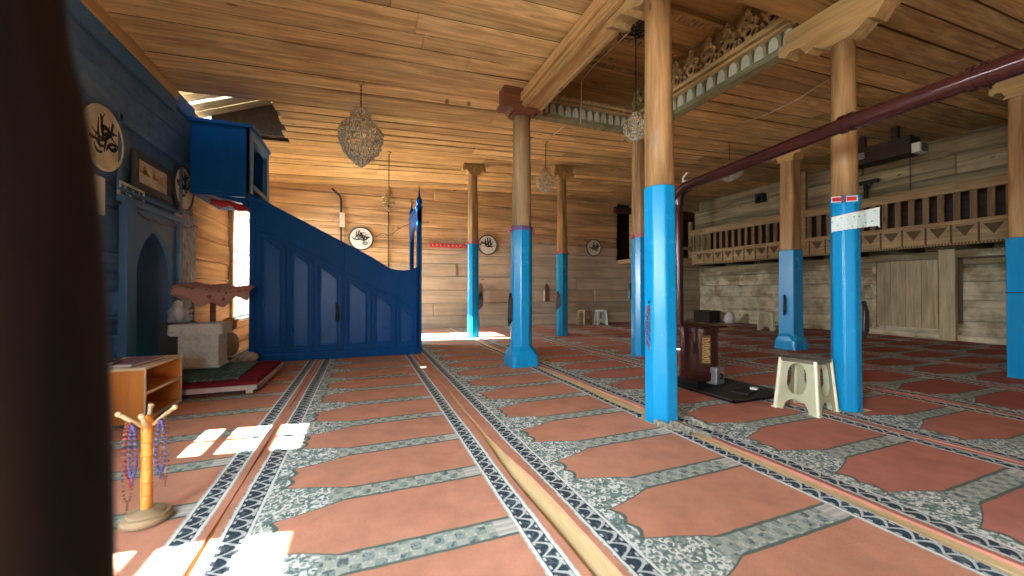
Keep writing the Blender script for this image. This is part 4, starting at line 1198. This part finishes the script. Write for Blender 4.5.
# ---------------------------------------------------------------- balcony on the right
BXF, BY0, BY1 = 10.0, -1.5, 9.70
t = thing('balcony', 'long wooden balcony with slatted railing and carved fascia along the right wall', 'balcony', (10.0, 0, 0))
mb = MB(); mb.box((.02, BY0, 1.90), (.98, BY1, 2.0))
for k in range(12): mb.box((.0, BY0+.2+k*.95, 1.80), (.98, BY0+.34+k*.95, 1.9))
mb.build('floor_slab', M['dark'], t)
mb = MB(); mb.box((-.03, BY0, 1.86), (.03, BY1, 2.20)); mb.box((-.055, BY0, 2.20), (.05, BY1, 2.27)); mb.box((-.045, BY0, 1.83), (.03, BY1, 1.875)); fs = mb.build('fascia', M['fascia'], t, bevel=.006)
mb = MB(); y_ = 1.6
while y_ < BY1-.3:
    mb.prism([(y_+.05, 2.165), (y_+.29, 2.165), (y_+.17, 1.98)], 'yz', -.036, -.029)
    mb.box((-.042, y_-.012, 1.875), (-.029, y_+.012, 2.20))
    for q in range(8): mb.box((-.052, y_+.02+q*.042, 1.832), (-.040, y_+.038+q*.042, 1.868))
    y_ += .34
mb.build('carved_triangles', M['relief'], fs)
mb = MB(); mb.box((-.035, BY0, 2.78), (.045, BY1, 2.93)); mb.box((-.05, BY0, 2.93), (.06, BY1, 2.965)); mb.build('top_rail', M['fascia'], t, bevel=.006)
y_ = 2.3
while y_ < BY1-.15:
    mb = MB(); mb.box((-.012, y_, 2.27), (.018, y_+.088, 2.78)); mb.build('baluster', M['balust'], t); y_ += .205
mb = MB(); mb.box((.0, BY0, 2.27), (.03, 2.2, 2.78)); mb.build('boarded_rail', M['balust'], t)
mb = MB(); mb.box((.88, BY0, 2.0), (.96, BY1, 3.02)); mb.build('gap_shade_board', M['dark'], t)  # dark board added so the gaps between balusters read as shade
for y_ in (BY1-.1, 6.1, 2.4):
    mb = MB(); mb.box((-.04, y_, 2.0), (.06, y_+.10, 3.25 if y_ > 9 else 3.9)); mb.build('post', M['fascia'], t, bevel=.008)

# corner gallery
t = thing('corner_gallery', 'dark corner loft with a small rail above the far stools', 'gallery', (7.55, 9.55, 0))
mb = MB(); mb.box((0, 0, 1.84), (2.37, .64, 1.98)); mb.box((0, -.03, 1.80), (2.37, .02, 2.06)); mb.build('floor_slab', M['fascia'], t, bevel=.008)
mb = MB(); mb.box((0, 0, 2.0), (.07, .07, 3.6)); mb.build('post', M['fascia'], t)
mb = MB(); mb.box((0, 0, 2.34), (2.37, .05, 2.42)); mb.build('rail', M['fascia'], t)
mb = MB(); mb.box((-.6, -.05, 3.32), (2.37, .05, 3.50)); mb.build('lintel', M['dark'], t)

# ---------------------------------------------------------------- right wall under the balcony
t = thing('wall_hatch', 'closed boarded hatch in the log wall under the balcony', 'hatch', (XR, 4.7, 0))
mb = MB()
for k in range(4): mb.box((-.035, -.50+k*.252, .22), (-.005, -.252+k*.252, 1.64))
mb.build('boards', M['boardp'], t, bevel=.004)
mb = MB(); mb.box((-.055, .51, .18), (0, .58, 1.74)); mb.box((-.055, -.60, 1.66), (0, .58, 1.76)); mb.build('hatch_frame', M['rightlog'], t, bevel=.006)
mb = MB(); mb.box((-.09, .48, .92), (-.05, .54, .98)); mb.ball((-.08, .56, 1.12), .05, 1, (.5, .8, 1.3)); mb.build('latch', M['ivory'], t)
mb = MB(); mb.box((XR-.12, 3.92, .0), (XR, 4.16, 1.84)); tag(mb.build('wall_post', M['boardp'], bevel=.015), 'upright board post between the hatch and the planked recess', 'post')
mb = MB(); mb.box((XR-.10, -1, 1.66), (XR, 9.9, 1.80)); o = mb.build('trim_6', M['rightlog'], bevel=.01); o['kind'] = 'structure'
mb = MB(); mb.box((XR-.02, 3.86, .35), (XR-.001, 3.92, 1.66)); mb.box((XR-.02, 2.4, 1.62), (XR-.001, 3.92, 1.66)); o = mb.build('trim_7', M['relief']); o['kind'] = 'structure'
mb = MB(); mb.box((XR-.06, BY0, 0), (XR, YF, .13)); o = mb.build('baseboard_right', M['rightlog'], bevel=.01); o['kind'] = 'structure'

# things high up on the right
mb = MB(); mb.box((9.05, 3.8, 3.46), (9.40, 4.7, 3.78)); mb.box((9.1, 4.0, 3.74), (9.2, 4.1, cz(9.1)+.03)); mb.box((9.1, 4.5, 3.74), (9.2, 4.6, cz(9.1)+.03))
tag(mb.build('dark_beam', M['dark'], bevel=.01), 'dark beam hanging under the ceiling behind the stovepipe and banner pillar', 'beam')
t = thing('floodlight', 'small white floodlight at the end of the dark beam under the ceiling', 'lamp', (9.2, 3.79, 3.44))
mb = MB(); mb.box((-.16, -.12, .0), (.10, .0, .17)); mb.build('lamp_housing', M['white'], t, bevel=.015)
mb = MB(); mb.box((-.14, -.132, .015), (.08, -.12, .155)); mb.build('lens', M['steel'], t)
mb = MB(); mb.tube([(.10, -.05, .10), (.16, -.08, .10), (.16, .01, .12)], .02, 8); mb.build('bracket', M['iron'], t)
mb = MB(); mb.box((9.0, 4.45, 3.56), (9.05, 4.58, 3.68)); tag(mb.build('metal_box', M['steel'], bevel=.01), 'small grey metal box on the side of the dark beam', 'box')
t = thing('loudspeaker', 'small black loudspeaker high on the right log wall above the railing', 'speaker', (XR, 7.9, 3.72))
mb = MB(); mb.box((-.20, -.12, -.12), (-.02, .12, .14)); mb.build('cabinet', M['black'], t, bevel=.015)
mb = MB(); mb.lathe((-.2, 0, 0), [(.085, 0), (.085, .01), (.03, -.01)], 20, M=Matrix.Rotation(-PI/2, 3, 'Y')); mb.build('cone', M['iron'], t)
t = thing('wall_bracket', 'dark iron bracket hung on the upper log wall beside the banner pillar', 'bracket', (XR, 5.40, 3.15))
mb = MB(); mb.box((-.06, -.03, -.15), (0, .03, .42)); mb.box((-.10, -.25, .34), (-.02, .16, .42)); mb.tube([(-.05, 0, .12), (-.08, -.16, .36)], .02, 6); mb.build('arm', M['iron'], t)
mb = MB(); mb.tube([(XR-.02, 4.62, 3.0), (XR-.02, 4.62, 4.1)], .008, 6); tag(mb.build('wall_wire', M['iron']), 'thin vertical wire on the upper log wall near the floodlight', 'wire')
mb = MB(); mb.box((6.9, 9.62, .016), (7.0, 9.9, .016+.02)); mb.bm.free()
t = thing('wooden_chest', 'dark wooden box at the far right corner behind the stove', 'box', (10.2, 9.2, .016))
mb = MB(); mb.box((-.22, -.3, 0), (.22, .3, .34)); mb.build('box_body', M['dark'], t, bevel=.01)
mb = MB(); mb.box((-.24, -.32, .34), (.24, .32, .37)); mb.build('lid', M['dark'], t, bevel=.008)
t = thing('metal_jug', 'grey rounded jug on the floor near the far right corner', 'jug', (10.35, 8.5, .016))
mb = MB(); mb.lathe((0, 0, 0), [(.10, 0), (.15, .06), (.16, .16), (.11, .26), (.07, .31), (.09, .35)], 20); mb.build('jug_body', M['greycloth'], t, smooth=True)
mb = MB(); mb.tube([(.08, 0, .33), (.19, 0, .30), (.20, 0, .18), (.15, 0, .12)], .014, 8); mb.build('handle', M['greycloth'], t, smooth=True)

# ---------------------------------------------------------------- far wall things
t = thing('banner_board', 'long narrow red board with white letters on the far wall', 'sign', (2.15, YF-.001, 2.21))
mb = MB(); mb.box((-.52, -.022, -.055), (.48, 0, .055)); mb.build('board', M['red'], t)
for k in range(9):
    mb = MB(); x_ = -.46+.105*k; mb.box((x_, -.026, -.028), (x_+.014, -.022, .028))
    if k % 2: mb.box((x_, -.026, .014), (x_+.05, -.022, .028)); mb.box((x_+.04, -.026, -.028), (x_+.05, -.022, .028))
    else: mb.box((x_, -.026, -.028), (x_+.045, -.022, -.014)); mb.box((x_, -.026, -.005), (x_+.035, -.022, .006))
    mb.build('letter', M['trimpale'], t)
t = thing('stove_flue_hook', 'dark hooked iron pole standing against the far wall behind the pulpit', 'pole', (-.5, YF-.03, 1.0))
mb = MB(); mb.tube([(0, 0, .1), (0, 0, 2.22), (-.03, -.02, 2.30), (-.16, -.03, 2.42), (-.20, -.03, 2.46)], .022, 8); mb.build('pole', M['iron'], t, smooth=True)
mb = MB(); mb.box((-.03, -.03, 1.55), (.09, .0, 1.9)); mb.build('pale_tube', M['cord'], t, bevel=.01)
cord('dark vertical conduit on the far wall between the pole and the pulpit gate', [(.60, YF-.015, 1.2), (.60, YF-.015, 3.58)], .014, 'iron', 'wall_conduit')
cord('thin pale wires draped on the far wall beside the round plaque over the handrail', [(.28, YF-.02, 2.35), (.45, YF-.02, 2.45), (.62, YF-.02, 2.4), (.9, YF-.02, 2.62), (1.2, YF-.02, 2.78), (1.6, YF-.02, 2.8)], .007, 'iron', 'wall_wire')
def coat(label, x_, z_, m_, w_=.2, h_=.5):
    t = thing('hanging_robe', label, 'garment', (x_, YF-.02, z_), 0, 'garments hung on the far wall')
    mb = MB()
    mb.loft([[(a*w_*f, b*.05*f-.06, -h_*z) for a, b in ((-.5, 0), (-.35, -1), (0, -.7), (.35, -1), (.5, 0), (0, .8))] for f, z in ((.25, 0), (.85, .12), (1, .5), (1.12, 1))])
    mb.build('cloth', M[m_], t, smooth=True, angle=50)
    mb = MB(); mb.tube([(0, 0, .02), (0, -.06, .0)], .01, 6); mb.build('peg', M['iron'], t)
coat('brown garment hanging on the far wall left of the slim pillar near the stools', 5.0, 1.20, 'beadbrown', .20, .50)
coat('black garment hanging on the far wall right of the two small stools', 8.0, 1.25, 'beaddark', .22, .50)
coat('small dark garment hanging on the far wall right of the teal-lit pillar', 3.0, 1.20, 'beadbrown', .16, .45)

# rug edges bunched round pillar feet
def flap(label, a, b, wd):
    a = Vector(a); b = Vector(b); d = (b-a); n_ = Vector((-d.y, d.x)).normalized()*wd; rings = []
    for i in range(9):
        q = i/8; p = a+d*q+n_*.25*math.sin(q*5); h = .022+.024*(1-q)*(1+.3*math.sin(q*9))
        rings.append([(p.x-n_.x, p.y-n_.y, .020), (p.x, p.y, h+.012), (p.x+n_.x, p.y+n_.y, h*.8), (p.x+n_.x*.9, p.y+n_.y*.9, h*.8-.010), (p.x, p.y, h)])
    mb = MB(); mb.loft(rings)
    return tag(mb.build('carpet_edge', M['fringe'], smooth=True, angle=40), label, 'carpet edge', 'bunched carpet edges at the nearest pillar')
flap('pale frayed carpet edge bunched at the left of the nearest pillar foot', (2.00, 2.27), (2.10, 2.03), .018)
flap('pale frayed carpet edge curling forward from the middle of the nearest pillar foot', (2.09, 2.21), (2.19, 1.93), .015)
flap('pale frayed carpet edge bunched at the right of the nearest pillar foot', (2.26, 2.20), (2.34, 1.95), .018)
mb_ = None

# ---------------------------------------------------------------- dark post close to the camera
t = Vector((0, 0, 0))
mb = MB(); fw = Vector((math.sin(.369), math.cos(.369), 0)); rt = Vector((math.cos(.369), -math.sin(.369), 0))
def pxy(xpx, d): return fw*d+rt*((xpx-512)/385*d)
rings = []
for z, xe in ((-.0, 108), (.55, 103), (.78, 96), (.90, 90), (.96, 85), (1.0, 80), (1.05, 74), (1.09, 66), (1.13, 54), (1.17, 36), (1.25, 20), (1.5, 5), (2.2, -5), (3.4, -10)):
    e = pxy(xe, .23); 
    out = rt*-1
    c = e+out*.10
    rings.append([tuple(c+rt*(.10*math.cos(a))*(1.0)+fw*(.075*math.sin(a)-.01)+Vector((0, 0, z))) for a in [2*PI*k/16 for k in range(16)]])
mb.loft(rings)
tag(mb.build('wooden_post', M['postshade'], smooth=True), 'dark blurred wooden post close by, filling the left edge of the view', 'post')
